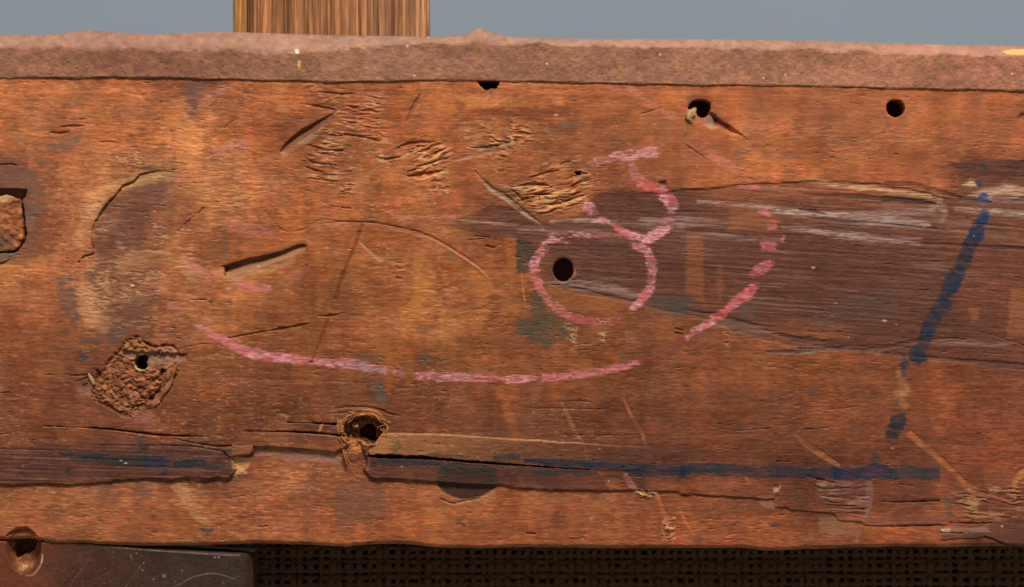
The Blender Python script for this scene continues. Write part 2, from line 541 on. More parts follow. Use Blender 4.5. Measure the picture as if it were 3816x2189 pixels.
# warped lookup so that tones have ragged, wood-like borders
wx = (fbm(xx, yy, 110, 40, 11, 3) - .5) * 130
wy = (fbm(xx, yy, 90, 60, 12, 3) - .5) * 90
wx = wx + (fbm(xx, ys, 42, 7, 48, 3) - .5) * 110
wy = wy + (fbm(xx, ys, 60, 9, 49, 3) - .5) * 60
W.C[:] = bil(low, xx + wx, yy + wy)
g_smear = fbm(xx, yy, 46, 260, 13, 3) - .5
g_band = fbm(xx, ys, 420, 16, 14, 3) - .5
g_blot = fbm(xx, yy, 75, 52, 15, 4) - .5
g_dash = fbm(xx, ys, 64, 5.5, 16, 3) - .5
g_fine = fbm(xx, ys, 19, 4.2, 17, 2) - .5
calm = 1 - .6 * sstep(1900, 2700, xx) * sstep(780, 600, yy)
g_dash, g_fine = g_dash * calm, g_fine * calm
lum = np.exp(.36 * g_smear + 0.25 * g_band + .62 * g_blot + 0.72 * g_dash + 0.85 * g_fine)
W.C *= lum[..., None]
hue = fbm(xx, yy, 90, 120, 18, 3) - .5
W.C *= np.stack([np.exp(.18 * hue), np.exp(-.02 * hue), np.exp(-.32 * hue)], -1)
hue2 = fbm(xx, yy, 36, 26, 27, 3) - .5
W.C *= np.stack([np.exp(-.12 * hue2), np.exp(.12 * hue2), np.exp(-.2 * hue2)], -1)
W.C *= np.array([.92, .765, .66])
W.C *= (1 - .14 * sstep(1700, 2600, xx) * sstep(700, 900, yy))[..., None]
film = sstep(.46, .66, fbm(xx, yy, 210, 150, 28, 4)) * (.5 + .5 * sstep(.4, .6, fbm(xx, ys, 60, 9, 29, 3)))
W.mix(..., .12 * film, lin(82, 48, 32))
W.C *= np.exp(.35 * (fbm(xx, yy, 230, 170, 47, 3) - .5))[..., None]
grain_e = .22 * (fbm(xx, ys, 46, 5, 91, 3) - .5)
dirt = sstep(.545, .62, fbm(xx, yy, 120, 95, 92, 5) + grain_e)
W.mix(..., .22 * dirt * (.5 + .8 * sstep(2000, 1200, xx)), lin(98, 58, 38))
worn = sstep(.56, .64, fbm(xx, yy, 95, 130, 93, 5) + grain_e) * sstep(3000, 2200, xx)
W.mix(..., .14 * worn, lin(186, 118, 66))
dirt2 = sstep(.60, .66, fbm(xx, yy, 40, 60, 94, 4) + grain_e)
W.mix(..., .26 * dirt2, lin(104, 62, 44))
W.R[:] = np.clip(.52 + .5 * (fbm(xx, yy, 120, 90, 19, 3) - .5), .3, .8)
W.H += 1.1 * g_dash + .7 * g_fine + 4 * g_blot + 1.6 * g_band + 10 * (fbm(xx, yy, 500, 160, 20, 2) - .5)
W.R -= .16 * np.exp(-((xx - 1000) / 700) ** 2 - ((yy - 1050) / 420) ** 2)
# small dark pits along the grain
pit = sstep(.74, .84, fbm(xx, ys, 30, 4, 21, 2)) * sstep(.42, .6, fbm(xx, yy, 200, 120, 22, 2))
W.H -= 3 * pit
# pale flecks of worn grain
fl = sstep(.66, .80, fbm(xx, ys, 17, 4.5, 23, 2)) * sstep(.42, .62, fbm(xx, yy, 260, 150, 24, 2))
W.mix(..., .26 * fl * (.35 + .65 * sstep(2700, 1500, xx)), lin(216, 158, 104))

P = {}          # part numbers
NAMES = {0: ('board', None)}


def part(name, label=None):
    k = len(NAMES)
    NAMES[k] = (name, label)
    return k


# ---- large dark weathered band on the right
band_top = q('F', [(1120, 548), (1150, 538), (1190, 520), (1215, 511), (1240, 508), (1272, 516), (1300, 535), (1335, 549), (1400, 545), (1450, 530),
                   (1464, 500), (1480, 483), (1510, 475), (1600, 478), (1650, 476), (1700, 470), (1760, 468), (1800, 462), (1880, 454), (1940, 452),
                   (2000, 448), (2090, 452), (2170, 456), (2240, 466), (2300, 478), (2360, 494), (2392, 500)]) \
    + q('J', [(1130, 830), (1080, 720), (1050, 600), (1020, 480), (900, 360), (1100, 315), (1400, 298), (1977, 292), (3700, 290)])
band_bot = q("F", [(2860, 975), (2590, 940), (2538, 930), (2420, 908), (2340, 892), (2280, 888), (2180, 876), (2070, 868), (1990, 868), (1900, 846), (1810, 818),
                   (1760, 796), (1690, 782), (1640, 772), (1570, 752), (1480, 738), (1400, 722), (1330, 690), (1308, 650), (1296, 612),
                   (1250, 598), (1200, 588), (1150, 572), (1110, 560)])
BAND = band_top + band_bot
PB = part('weathered_layer', 'dark brown weathered streaky layer on the right half')
w, X, Y, d, m = W.poly_mask(BAND, 4, 5, 31, 60, 6)
xr = sstep(1700, 2700, X)
W.H[w] -= m * (.4 + 5 * xr ** 2 * sstep(3600, 3450, X))
st = fbm(X, Y - .07 * (X - 2600), 300, 9, 32, 4) - .5
st2 = fbm(X, Y - .06 * (X - 2600), 120, 6, 33, 3) - .5
W.H[w] += m * (2.6 * st + 2.2 * st2)
W.C[w] *= np.exp(m * (.4 * st + .4 * st2))[..., None]
gr = m * .55 * sstep(.12, .30, st + .4 * st2) * sstep(.35, .6, fbm(X, Y, 400, 120, 34, 2))
W.mix(w, gr, lin(150, 116, 100))
W.mix(w, m * (.66 - .22 * sstep(2200, 3100, X)), lin(84, 50, 39))
W.R[w] = W.R[w] * (1 - m) + .6 * m
W.L[w] = np.where((d < 0), PB, W.L[w])

GREY, GREY2, TAN = lin(165, 135, 122), lin(142, 112, 100), lin(196, 146, 104)
DKB = lin(74, 46, 36)
for k, pts, ws, c, a in [
    (6, [(380, 72), (620, 95), (900, 128), (1150, 150)], [3, 16, 22, 4], lin(178, 150, 136), .85),
    (6, [(1000, 130), (1300, 165), (1600, 195), (1830, 232)], [8, 26, 34, 12], GREY, .8),
    (6, [(1250, 125), (1500, 140), (1850, 120)], [8, 28, 20], GREY2, .7),
    (6, [(740, 238), (1000, 265), (1300, 305), (1560, 335), (1760, 355)], [6, 18, 22, 12, 3], GREY, .75),
    (6, [(120, 45), (300, 62), (420, 80)], [3, 8, 3], GREY, .6),
    (6, [(-300, 180), (0, 195), (330, 200)], [10, 24, 10], GREY2, .65),
    (6, [(0, 305), (250, 300), (480, 322), (720, 330)], [6, 16, 12, 4], GREY2, .55),
    (5, [(900, 192), (1150, 212), (1500, 245)], [4, 7, 3], lin(178, 134, 108), .8),
    (5, [(1560, 190), (1750, 176), (1880, 186), (2050, 195)], [3, 9, 9, 3], GREY, .8),
    (5, [(2080, 210), (2300, 225), (2539, 245)], [4, 12, 10], GREY2, .7),
    (5, [(1480, 640), (1750, 665), (2000, 690), (2200, 740)], [6, 26, 26, 14], GREY2, .65),
    (5, [(1320, 270), (1700, 262), (2100, 255)], [4, 14, 4], GREY2, .5),
    (3, [(840, 1322), (980, 1350), (1300, 1395), (1560, 1425), (1840, 1452)], [4, 14, 16, 14, 3], TAN, .85),
    ('J', [(0, 742), (300, 770), (600, 812), (800, 850)], [16, 24, 18, 4], lin(190, 148, 108), .7),
    ('J', [(1180, 800), (1450, 770), (1700, 730), (1977, 770), (2300, 780)], [8, 60, 70, 60, 60], lin(178, 140, 112), .85),
    ('J', [(1500, 870), (1700, 890), (2200, 870)], [20, 30, 40], GREY2, .6),
    ('J', [(1000, 1010), (1300, 1015), (1500, 1025), (1977, 1060), (2300, 1075)], [10, 22, 26, 40, 40], GREY, .75),
    ('J', [(640, 1000), (740, 955), (830, 1000), (850, 1080), (800, 1160)], [20, 34, 34, 26, 16], lin(158, 130, 112), .8),
    ('J', [(650, 1080), (760, 1090), (850, 1130)], [34, 44, 20], lin(120, 88, 74), .8),
    ('J', [(1100, 650), (1220, 630), (1290, 660)], [10, 40, 18], lin(196, 164, 118), .9),
    ('J', [(0, 1130), (300, 1190), (600, 1230)], [50, 60, 26], GREY, .7),
    ('J', [(560, 1290), (900, 1290), (1150, 1320)], [8, 20, 10], GREY2, .5),
    ('J', [(100, 1380), (300, 1400), (500, 1420)], [10, 14, 6], GREY, .5),
    (6, [(1860, 1085), (2150, 1095), (2400, 1100), (2560, 1110)], [4, 14, 10, 4], GREY2, .5),
    (6, [(260, 960), (420, 985), (620, 1020)], [20, 40, 14], lin(104, 82, 72), .5),
]:
    W.streak(k, pts, [v * PAN[k][2] * 1.3 for v in ws], c, min(1, a * 1.1), soft=7, jit=9, seed=35, speck=.72, jx=110, jy=4, even=True)
for k, pts, ws, c, a in [
    (6, [(900, -10), (1300, 5), (1700, 45), (1920, 70)], [4, 16, 16, 3], DKB, .75),
    (6, [(870, 105), (980, 118), (1060, 140)], [4, 10, 3], DKB, .8),
    (6, [(930, 165), (1200, 185), (1480, 205), (1780, 240)], [6, 12, 8, 3], DKB, .7),
    (6, [(-200, 100), (0, 115), (330, 132)], [4, 10, 4], DKB, .7),
    ('J', [(0, 860), (300, 880), (520, 895), (720, 920)], [44, 44, 34, 8], DKB, .85),
    ('J', [(0, 640), (350, 650), (640, 715), (860, 770), (1080, 840)], [30, 38, 32, 26, 22], DKB, .7),
    ('J', [(1090, 850), (1250, 865), (1500, 905)], [24, 30, 12], lin(84, 60, 56), .8),
    ('J', [(1640, 885), (1800, 890), (1977, 860)], [8, 14, 40], lin(96, 74, 62), .7),
    ('J', [(600, 1270), (700, 1265), (740, 1275)], [14, 24, 5], DKB, .7),
    (6, [(1750, 352), (2100, 370), (2560, 400)], [4, 10, 16], DKB, .75),
    (6, [(2150, 208), (2350, 222), (2560, 235)], [3, 6, 4], DKB, .55),
    (6, [(1700, 485), (2000, 490), (2250, 495)], [3, 6, 3], DKB, .5),
    (6, [(0, 845), (250, 890), (500, 950), (620, 975)], [5, 14, 8, 3], lin(60, 48, 42), .75),
    (6, [(620, 1000), (900, 1080), (1250, 1125), (1500, 1130), (1750, 1080), (2050, 1058)], [6, 22, 20, 12, 12, 4], lin(74, 52, 42), .65),
    (6, [(630, 1165), (900, 1155), (1200, 1130)], [6, 14, 10], lin(66, 54, 46), .8),
    (6, [(1400, 1160), (1700, 1195), (2000, 1220), (2560, 1275)], [4, 10, 14, 26], lin(80, 50, 40), .6),
    (5, [(1560, 660), (1800, 700), (2050, 760), (2250, 800)], [3, 7, 8, 5], lin(72, 52, 46), .7),
]:
    w, m = W.streak(k, pts, [v * PAN[k][2] * 1.1 for v in ws], c, min(1, a * 1.1), soft=4, jit=4, seed=36, speck=.3, jx=110, jy=4, even=True)
    W.H[w] -= 3.5 * m
# worn orange windows in the band
for k, pts, c, a in [
    (6, [(345, 88), (640, 100), (720, 180), (700, 268), (330, 256), (350, 180)], lin(140, 82, 48), .8),
    (6, [(30, 280), (150, 300), (160, 770), (20, 740)], lin(150, 86, 42), .5),
    (6, [(250, 500), (300, 520), (300, 820), (255, 800)], lin(140, 80, 42), .4),
    (6, [(2440, 700), (2600, 690), (2600, 1040), (2410, 1050)], lin(158, 92, 54), .5),
    (6, [(2130, 840), (2200, 840), (2190, 930), (2150, 940)], lin(160, 96, 56), .5),
    (5, [(1200, 300), (1300, 300), (1310, 560), (1250, 560)], lin(158, 86, 40), .8),
    (5, [(1520, 670), (1700, 690), (2050, 790), (2000, 870), (1750, 860), (1600, 800)], lin(138, 82, 44), .7)]:
    W.stain(k, pts, c, a, soft=8, jit=8, seed=38, jx=60, jy=10, noise=.4)

# ---- stains
SLATE, OLIVE, PURP, BRN = lin(56, 52, 44), lin(82, 68, 48), lin(128, 92, 84), lin(108, 66, 46)
for k, pts, c, a in [
    (5, [(1310, 310), (1400, 340), (1450, 430), (1400, 560), (1310, 570), (1300, 440)], SLATE, .85),
    (5, [(1420, 700), (1480, 720), (1520, 850), (1640, 930), (1720, 960), (1730, 1060), (1600, 1090), (1540, 1140), (1420, 1070),
         (1300, 1040), (1280, 930), (1400, 900)], lin(72, 66, 50), .85),
    (5, [(2290, 715), (2539, 740), (2539, 900), (2420, 870), (2280, 830)], lin(70, 60, 52), .85),
    (6, [(-20, 730), (80, 760), (60, 880), (-20, 900)], lin(70, 60, 52), .8),
    (5, [(560, 1190), (640, 1170), (700, 1230), (620, 1260)], lin(84, 70, 54), .8),
    (5, [(90, 1180), (330, 1180), (320, 1210), (230, 1230), (100, 1200)], lin(80, 72, 64), .7),
    (5, [(190, 1380), (300, 1380), (330, 1440), (330, 1530), (270, 1550), (230, 1440)], lin(90, 80, 64), .75),
    (5, [(2060, 1180), (2110, 1180), (2110, 1250), (2070, 1250)], lin(92, 76, 60), .6),
    (5, [(2440, 1110), (2539, 1050), (2539, 1150), (2460, 1180)], lin(110, 72, 52), .5),
    (5, [(780, 400), (850, 420), (860, 490), (790, 480)], lin(112, 92, 62), .6),
    (6, [(1150, 760), (1580, 700), (1620, 900), (1400, 940), (1150, 910), (1040, 1010), (990, 980)], lin(86, 64, 50), .7),
    (6, [(400, 820), (480, 790), (560, 830), (540, 910), (440, 900)], lin(88, 74, 64), .6),
    (4, [(700, 40), (900, 10), (1100, 60), (1130, 250), (1060, 360), (880, 400), (740, 430), (690, 380), (690, 250)], lin(92, 58, 44), .8),
    (1, [(1060, 1290), (1200, 1260), (1310, 1265), (1300, 1360), (1240, 1440), (900, 1456), (980, 1360)], lin(104, 78, 64), .7),
    ('E', [(1360, 190), (1480, 150), (1670, 140), (1680, 175), (1500, 205), (1380, 215)], lin(72, 62, 54), .9),
    ('E', [(1330, 115), (1400, 95), (1450, 125), (1400, 150), (1345, 150)], lin(74, 60, 52), .9),
    ('E', [(1620, 50), (1660, 5), (1700, 60), (1690, 120), (1630, 100)], lin(96, 76, 62), .8),
    ('E', [(1360, 380), (1480, 370), (1480, 440), (1400, 470)], lin(112, 88, 78), .6),
    (4, [(410, 600), (520, 600), (570, 720), (590, 900), (560, 990), (480, 880), (420, 760)], lin(96, 72, 64), .8),
    (4, [(620, 560), (700, 560), (700, 640), (630, 650)], lin(122, 88, 72), .6),
    (4, [(790, 720), (880, 740), (900, 900), (960, 1000), (900, 1080), (800, 1090), (780, 900)], lin(96, 72, 60), .75),
    (4, [(900, 760), (1080, 720), (1060, 900), (1040, 1000), (900, 1000)], lin(116, 80, 64), .5),
    (4, [(1090, 540), (1160, 520), (1150, 650), (1080, 620)], lin(120, 76, 56), .6),
    ('F', [(240, 560), (300, 440), (430, 400), (440, 520), (400, 640), (380, 800), (280, 840), (220, 760), (230, 640)], lin(98, 64, 50), .45),
    ('F', [(-10, 380), (60, 400), (110, 470), (110, 620), (60, 660), (-10, 650)], lin(100, 68, 54), .55),
    ('F', [(460, 205), (500, 210), (480, 300), (455, 280)], lin(98, 62, 50), .6),
    ('F', [(700, 300), (820, 240), (900, 260), (870, 360), (760, 400), (700, 380)], lin(120, 62, 34), .4),
    ('A', [(600, 30), (780, 40), (760, 250), (640, 280), (600, 180)], lin(88, 66, 58), .6),
    ('A', [(180, 160), (480, 160), (560, 220), (400, 260), (200, 240)], lin(92, 70, 62), .7),
    ('A', [(120, 300), (200, 310), (310, 480), (310, 530), (220, 480)], lin(80, 74, 74), .6),
    ('A', [(170, 930), (350, 930), (350, 1030), (180, 990)], lin(140, 108, 98), .6),
    (1, [(320, 1090), (420, 1060), (520, 1030), (600, 970), (620, 1010), (560, 1090), (470, 1115)], lin(110, 86, 70), .8),
    (1, [(90, 1000), (180, 980), (180, 1050), (110, 1050)], lin(142, 118, 88), .6),
    (1, [(-20, 1270), (100, 1250), (300, 1290), (240, 1400), (-20, 1410)], lin(110, 76, 62), .7),
    (1, [(270, 1200), (330, 1200), (330, 1250), (280, 1250)], lin(112, 70, 56), .7),
    (1, [(1370, 640), (1440, 620), (1520, 620), (1480, 760), (1430, 860), (1390, 780)], lin(106, 70, 60), .85),
    (1, [(1395, 645), (1440, 640), (1460, 690), (1410, 710)], lin(74, 60, 60), .7),
    (1, [(800, 830), (1000, 740), (1190, 760), (1180, 860), (1060, 880)], lin(142, 88, 60), .5),
    (2, [(920, 830), (1100, 800), (1500, 800), (1690, 790), (1690, 860), (1450, 900), (1200, 870), (940, 850)], lin(112, 58, 32), .85),
    (2, [(940, 1090), (1100, 1060), (1330, 1050), (1180, 1120), (980, 1140)], lin(104, 78, 54), .8),
    (2, [(1500, 980), (1660, 910), (1830, 910), (1640, 970), (1530, 1000)], lin(102, 84, 70), .7),
    (2, [(800, 690), (1000, 720), (1240, 740), (1150, 800), (930, 790)], lin(190, 124, 66), .6),
    (3, [(980, 1030), (1200, 1000), (1350, 1050), (1200, 1100), (1100, 1090)], lin(124, 78, 52), .6),
    (3, [(1500, 1020), (1640, 1020), (1640, 1050), (1520, 1050)], lin(130, 84, 60), .5),
    (3, [(2060, 920), (2120, 930), (2110, 980), (2070, 970)], lin(116, 80, 58), .7),
    (3, [(385, 1100), (440, 1105), (440, 1170), (390, 1160)], lin(120, 84, 62), .7),
    (3, [(580, 1110), (650, 1110), (650, 1150), (590, 1150)], lin(124, 84, 58), .6),
    (3, [(700, 1110), (780, 1110), (770, 1170), (700, 1160)], lin(122, 84, 58), .6),
    (3, [(800, 1130), (870, 1140), (860, 1190), (800, 1180)], lin(116, 80, 58), .7),
    (3, [(0, 980), (50, 990), (40, 1020), (0, 1020)], lin(92, 70, 58), .7),
    (3, [(0, 1140), (60, 1150), (50, 1230), (0, 1230)], lin(116, 84, 64), .6),
    (7, [(700, 700), (880, 700), (880, 820), (760, 830)], lin(122, 78, 56), .6),
    (7, [(280, 960), (420, 900), (420, 1000), (300, 1010)], lin(122, 76, 56), .6),
    (7, [(860, 690), (970, 690), (980, 830), (930, 1000), (880, 1000), (900, 820)], lin(160, 86, 50), .7),
    (7, [(990, 690), (1150, 690), (1120, 800), (1010, 800)], lin(118, 78, 62), .5),
    (7, [(1250, 680), (1400, 690), (1420, 830), (1560, 990), (1460, 980), (1370, 850)], lin(180, 126, 80), .65),
    (7, [(1720, 490), (1860, 500), (1820, 600), (1740, 620)], lin(216, 156, 100), .9),
    (7, [(1900, 420), (2300, 440), (2539, 480), (2539, 560), (2100, 500), (1900, 480)], lin(156, 112, 92), .6),
    (7, [(2200, 750), (2320, 750), (2300, 800), (2180, 800)], lin(116, 72, 50), .6),
    (8, [(-50, 690), (180, 690), (330, 760), (330, 900), (150, 960), (60, 1060), (-50, 1060)], lin(108, 74, 56), .65),
    (8, [(860, 950), (900, 945), (900, 990), (865, 990)], lin(96, 62, 48), .8),
    (8, [(1470, 780), (1540, 800), (1700, 760), (1740, 830), (1500, 850)], lin(140, 90, 58), .6),
    (9, [(920, -40), (1010, -40), (1000, 40), (940, 50)], lin(86, 64, 56), .7),
    (9, [(640, 985), (720, 980), (740, 1010), (660, 1015)], lin(60, 54, 54), .9),
    (9, [(80, 1110), (140, 1090), (170, 1130), (100, 1140)], lin(104, 62, 44), .8),
    (9, [(1010, 930), (1150, 930), (1290, 990), (1300, 1080), (1020, 1060)], lin(140, 98, 66), .6),
    (9, [(560, 790), (700, 800), (700, 870), (590, 850)], lin(140, 98, 76), .7),
    (9, [(2230, 560), (2400, 600), (2400, 700), (2260, 720)], lin(130, 76, 48), .5),
    (9, [(1350, 940), (1960, 920), (1960, 990), (1400, 995)], lin(112, 66, 62), .6),
]:
    W.stain(k, pts, c, a, soft=4.5, jit=11, seed=41, jx=48, jy=6)

W.stain('J', [(880, 365), (1100, 320), (1400, 300), (2200, 295), (2200, 560), (1700, 570), (1400, 520), (1150, 470)], lin(78, 46, 38), .85, soft=7, jit=6, seed=42)
# rubbed vertical streaks
for k, pts, wd, c, a in [
    (1, [(1320, 830), (1400, 1000), (1400, 1200), (1300, 1456)], 45, lin(188, 120, 66), .4),
    (1, [(1700, 1150), (1600, 1300), (1480, 1456)], 40, lin(180, 116, 72), .4),
    (1, [(1250, 1300), (1000, 1340), (780, 1420)], 22, lin(214, 156, 92), .5),
    ('E', [(1050, 310), (960, 420), (880, 560)], 22, lin(196, 140, 92), .6),
    (4, [(720, 10), (680, 120), (600, 330)], 30, lin(190, 130, 84), .5),
    (4, [(640, 700), (650, 850), (760, 950)], 34, lin(200, 142, 98), .6),
    (4, [(920, 500), (1050, 470), (1300, 480), (1450, 580)], 30, lin(194, 136, 90), .45),
    (5, [(600, 560), (620, 760), (520, 900)], 44, lin(186, 116, 56), .65),
    (5, [(780, 900), (800, 1050)], 30, lin(178, 112, 56), .6),
    (5, [(760, 760), (680, 940), (620, 1020)], 10, lin(106, 66, 40), .55),
    (5, [(560, 560), (500, 700)], 8, lin(130, 80, 44), .4),
    (5, [(440, 320), (400, 720), (420, 900)], 14, lin(136, 78, 40), .5),
    (5, [(1080, 900), (1050, 1060)], 8, lin(112, 66, 38), .45),
    (5, [(1000, 560), (1060, 800), (1000, 960)], 26, lin(176, 104, 50), .5),
    (5, [(1700, 1200), (1820, 1020), (1810, 1180)], 8, lin(104, 70, 44), .5),
    (8, [(1180, 0), (1230, 120), (1290, 320)], 16, lin(160, 86, 42), .7),
    (5, [(360, 1180), (350, 1456)], 11, lin(158, 88, 40), .7),
    (5, [(510, 1180), (500, 1456)], 13, lin(156, 88, 40), .6),
    (8, [(420, 540), (440, 620)], 12, lin(150, 84, 48), .7),
    (8, [(490, 590), (480, 640)], 7, lin(150, 84, 48), .6),
    (7, [(2300, 0), (2370, 200)], 10, lin(150, 84, 46), .6),
    (3, [(1550, 880), (1700, 900)], 12, lin(190, 124, 80), .5),
    (2, [(150, 1300), (180, 1456)], 26, lin(178, 116, 60), .5),
    (2, [(700, 700), (800, 800)], 30, lin(184, 110, 56), .5),
    (1, [(2080, 640), (2100, 800)], 24, lin(184, 124, 74), .5),
    (4, [(170, 640), (180, 850)], 10, lin(124, 78, 54), .6),
    (4, [(30, 560), (300, 500)], 26, lin(186, 118, 66), .5),
    (4, [(40, 720), (280, 760)], 30, lin(184, 116, 66), .4),
    (9, [(1600, 0), (1650, 100)], 14, lin(186, 130, 76), .6),
    (6, [(1620, 1340), (1650, 1456)], 18, lin(192, 134, 82), .6),
    (4, [(1660, 180), (1680, 440)], 8, lin(104, 78, 58), .7),
]:
    W.streak(k, pts, wd * PAN[k][2] * 2.0, c, a, soft=10, jit=8, seed=43, speck=.55, jx=24, jy=5)

# pale worn grain where hands rubbed the wood
for k, pts, a in [
    ('F', [(200, 640), (320, 610), (460, 640), (520, 760), (440, 860), (330, 830), (220, 860), (190, 740)], .34),
    ('F', [(380, 330), (520, 350), (680, 420), (660, 560), (560, 620), (470, 700), (400, 620), (440, 480)], .45),
    ('F', [(200, 430), (300, 420), (300, 480), (230, 640), (180, 620)], .45),
    ('F', [(440, 260), (520, 250), (510, 420), (430, 400)], .4),
    ('F', [(880, 640), (1120, 640), (1240, 760), (1100, 850), (900, 800)], .3),
    ('F', [(0, 640), (180, 640), (170, 780), (0, 760)], .3),
    ('F', [(20, 1210), (560, 1170), (820, 1130), (700, 1320), (60, 1340)], .32),
    ('F', [(1780, 300), (2300, 280), (2480, 340), (2100, 440), (1800, 440)], .22)]:
    w, X, Y, d, m = W.poly_mask(q(k, pts), 60, 30, 44, 90, 60)
    dsh = sstep(.5, .66, fbm(X, Y + .02 * X, 28, 6, 45, 3)) * sstep(.36, .56, fbm(X, Y, 80, 60, 46, 2))
    W.mix(w, m * a * dsh, lin(196, 138, 90))
    W.H[w] += 1.2 * m * dsh

# ---- torn grain
PT = [part('torn_grain'), part('torn_grain'), part('torn_grain')]
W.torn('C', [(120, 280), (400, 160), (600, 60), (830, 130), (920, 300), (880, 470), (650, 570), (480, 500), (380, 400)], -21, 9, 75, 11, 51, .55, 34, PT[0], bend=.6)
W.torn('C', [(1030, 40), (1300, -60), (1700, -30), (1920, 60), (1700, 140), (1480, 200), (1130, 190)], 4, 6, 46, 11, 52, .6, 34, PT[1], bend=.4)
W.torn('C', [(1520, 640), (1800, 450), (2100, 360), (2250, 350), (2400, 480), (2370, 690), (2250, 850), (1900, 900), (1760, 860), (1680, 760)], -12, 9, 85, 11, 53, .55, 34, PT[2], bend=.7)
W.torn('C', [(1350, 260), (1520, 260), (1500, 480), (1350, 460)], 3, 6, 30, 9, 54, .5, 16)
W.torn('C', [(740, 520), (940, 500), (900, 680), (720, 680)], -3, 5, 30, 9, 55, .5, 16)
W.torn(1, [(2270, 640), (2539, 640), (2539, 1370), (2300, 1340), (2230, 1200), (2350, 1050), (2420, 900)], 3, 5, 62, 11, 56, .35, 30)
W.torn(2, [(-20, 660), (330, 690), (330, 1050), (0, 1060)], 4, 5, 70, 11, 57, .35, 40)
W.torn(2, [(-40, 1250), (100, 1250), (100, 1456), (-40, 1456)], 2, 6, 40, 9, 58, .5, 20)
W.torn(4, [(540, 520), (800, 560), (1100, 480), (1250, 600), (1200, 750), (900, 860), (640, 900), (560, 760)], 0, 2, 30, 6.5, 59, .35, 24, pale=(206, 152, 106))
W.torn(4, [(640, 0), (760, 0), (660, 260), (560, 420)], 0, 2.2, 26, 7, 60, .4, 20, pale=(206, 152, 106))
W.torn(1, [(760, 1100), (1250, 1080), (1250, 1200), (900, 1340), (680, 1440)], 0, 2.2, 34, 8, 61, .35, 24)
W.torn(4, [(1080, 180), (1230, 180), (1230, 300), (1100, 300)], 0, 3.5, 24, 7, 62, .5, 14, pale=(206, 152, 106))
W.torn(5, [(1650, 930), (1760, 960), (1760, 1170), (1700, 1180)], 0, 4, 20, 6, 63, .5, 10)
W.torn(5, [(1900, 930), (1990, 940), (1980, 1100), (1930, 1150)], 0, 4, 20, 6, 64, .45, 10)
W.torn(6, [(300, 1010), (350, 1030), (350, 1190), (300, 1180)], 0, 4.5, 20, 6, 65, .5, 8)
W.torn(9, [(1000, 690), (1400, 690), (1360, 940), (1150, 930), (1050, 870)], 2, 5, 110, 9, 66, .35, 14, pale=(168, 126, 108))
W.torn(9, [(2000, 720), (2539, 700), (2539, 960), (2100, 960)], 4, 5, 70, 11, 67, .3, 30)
for pts in ([(520, 505), (620, 522), (760, 485), (860, 445), (700, 535), (600, 545)], [(1780, 730), (1880, 705), (2060, 740), (2010, 775), (1800, 775)],
            [(2225, 535), (2270, 500), (2375, 488), (2300, 525)], [(1590, 630), (1850, 605), (1900, 630), (1720, 660)], [(380, 310), (500, 240), (620, 215), (540, 260), (430, 320)],
            [(570, 420), (700, 375), (890, 330), (760, 400), (600, 440)], [(1880, 800), (2100, 790), (2360, 700), (2250, 780), (2000, 830)]):
    W.stain('C', pts, lin(216, 164, 108), .5, soft=4, jit=5, seed=50)
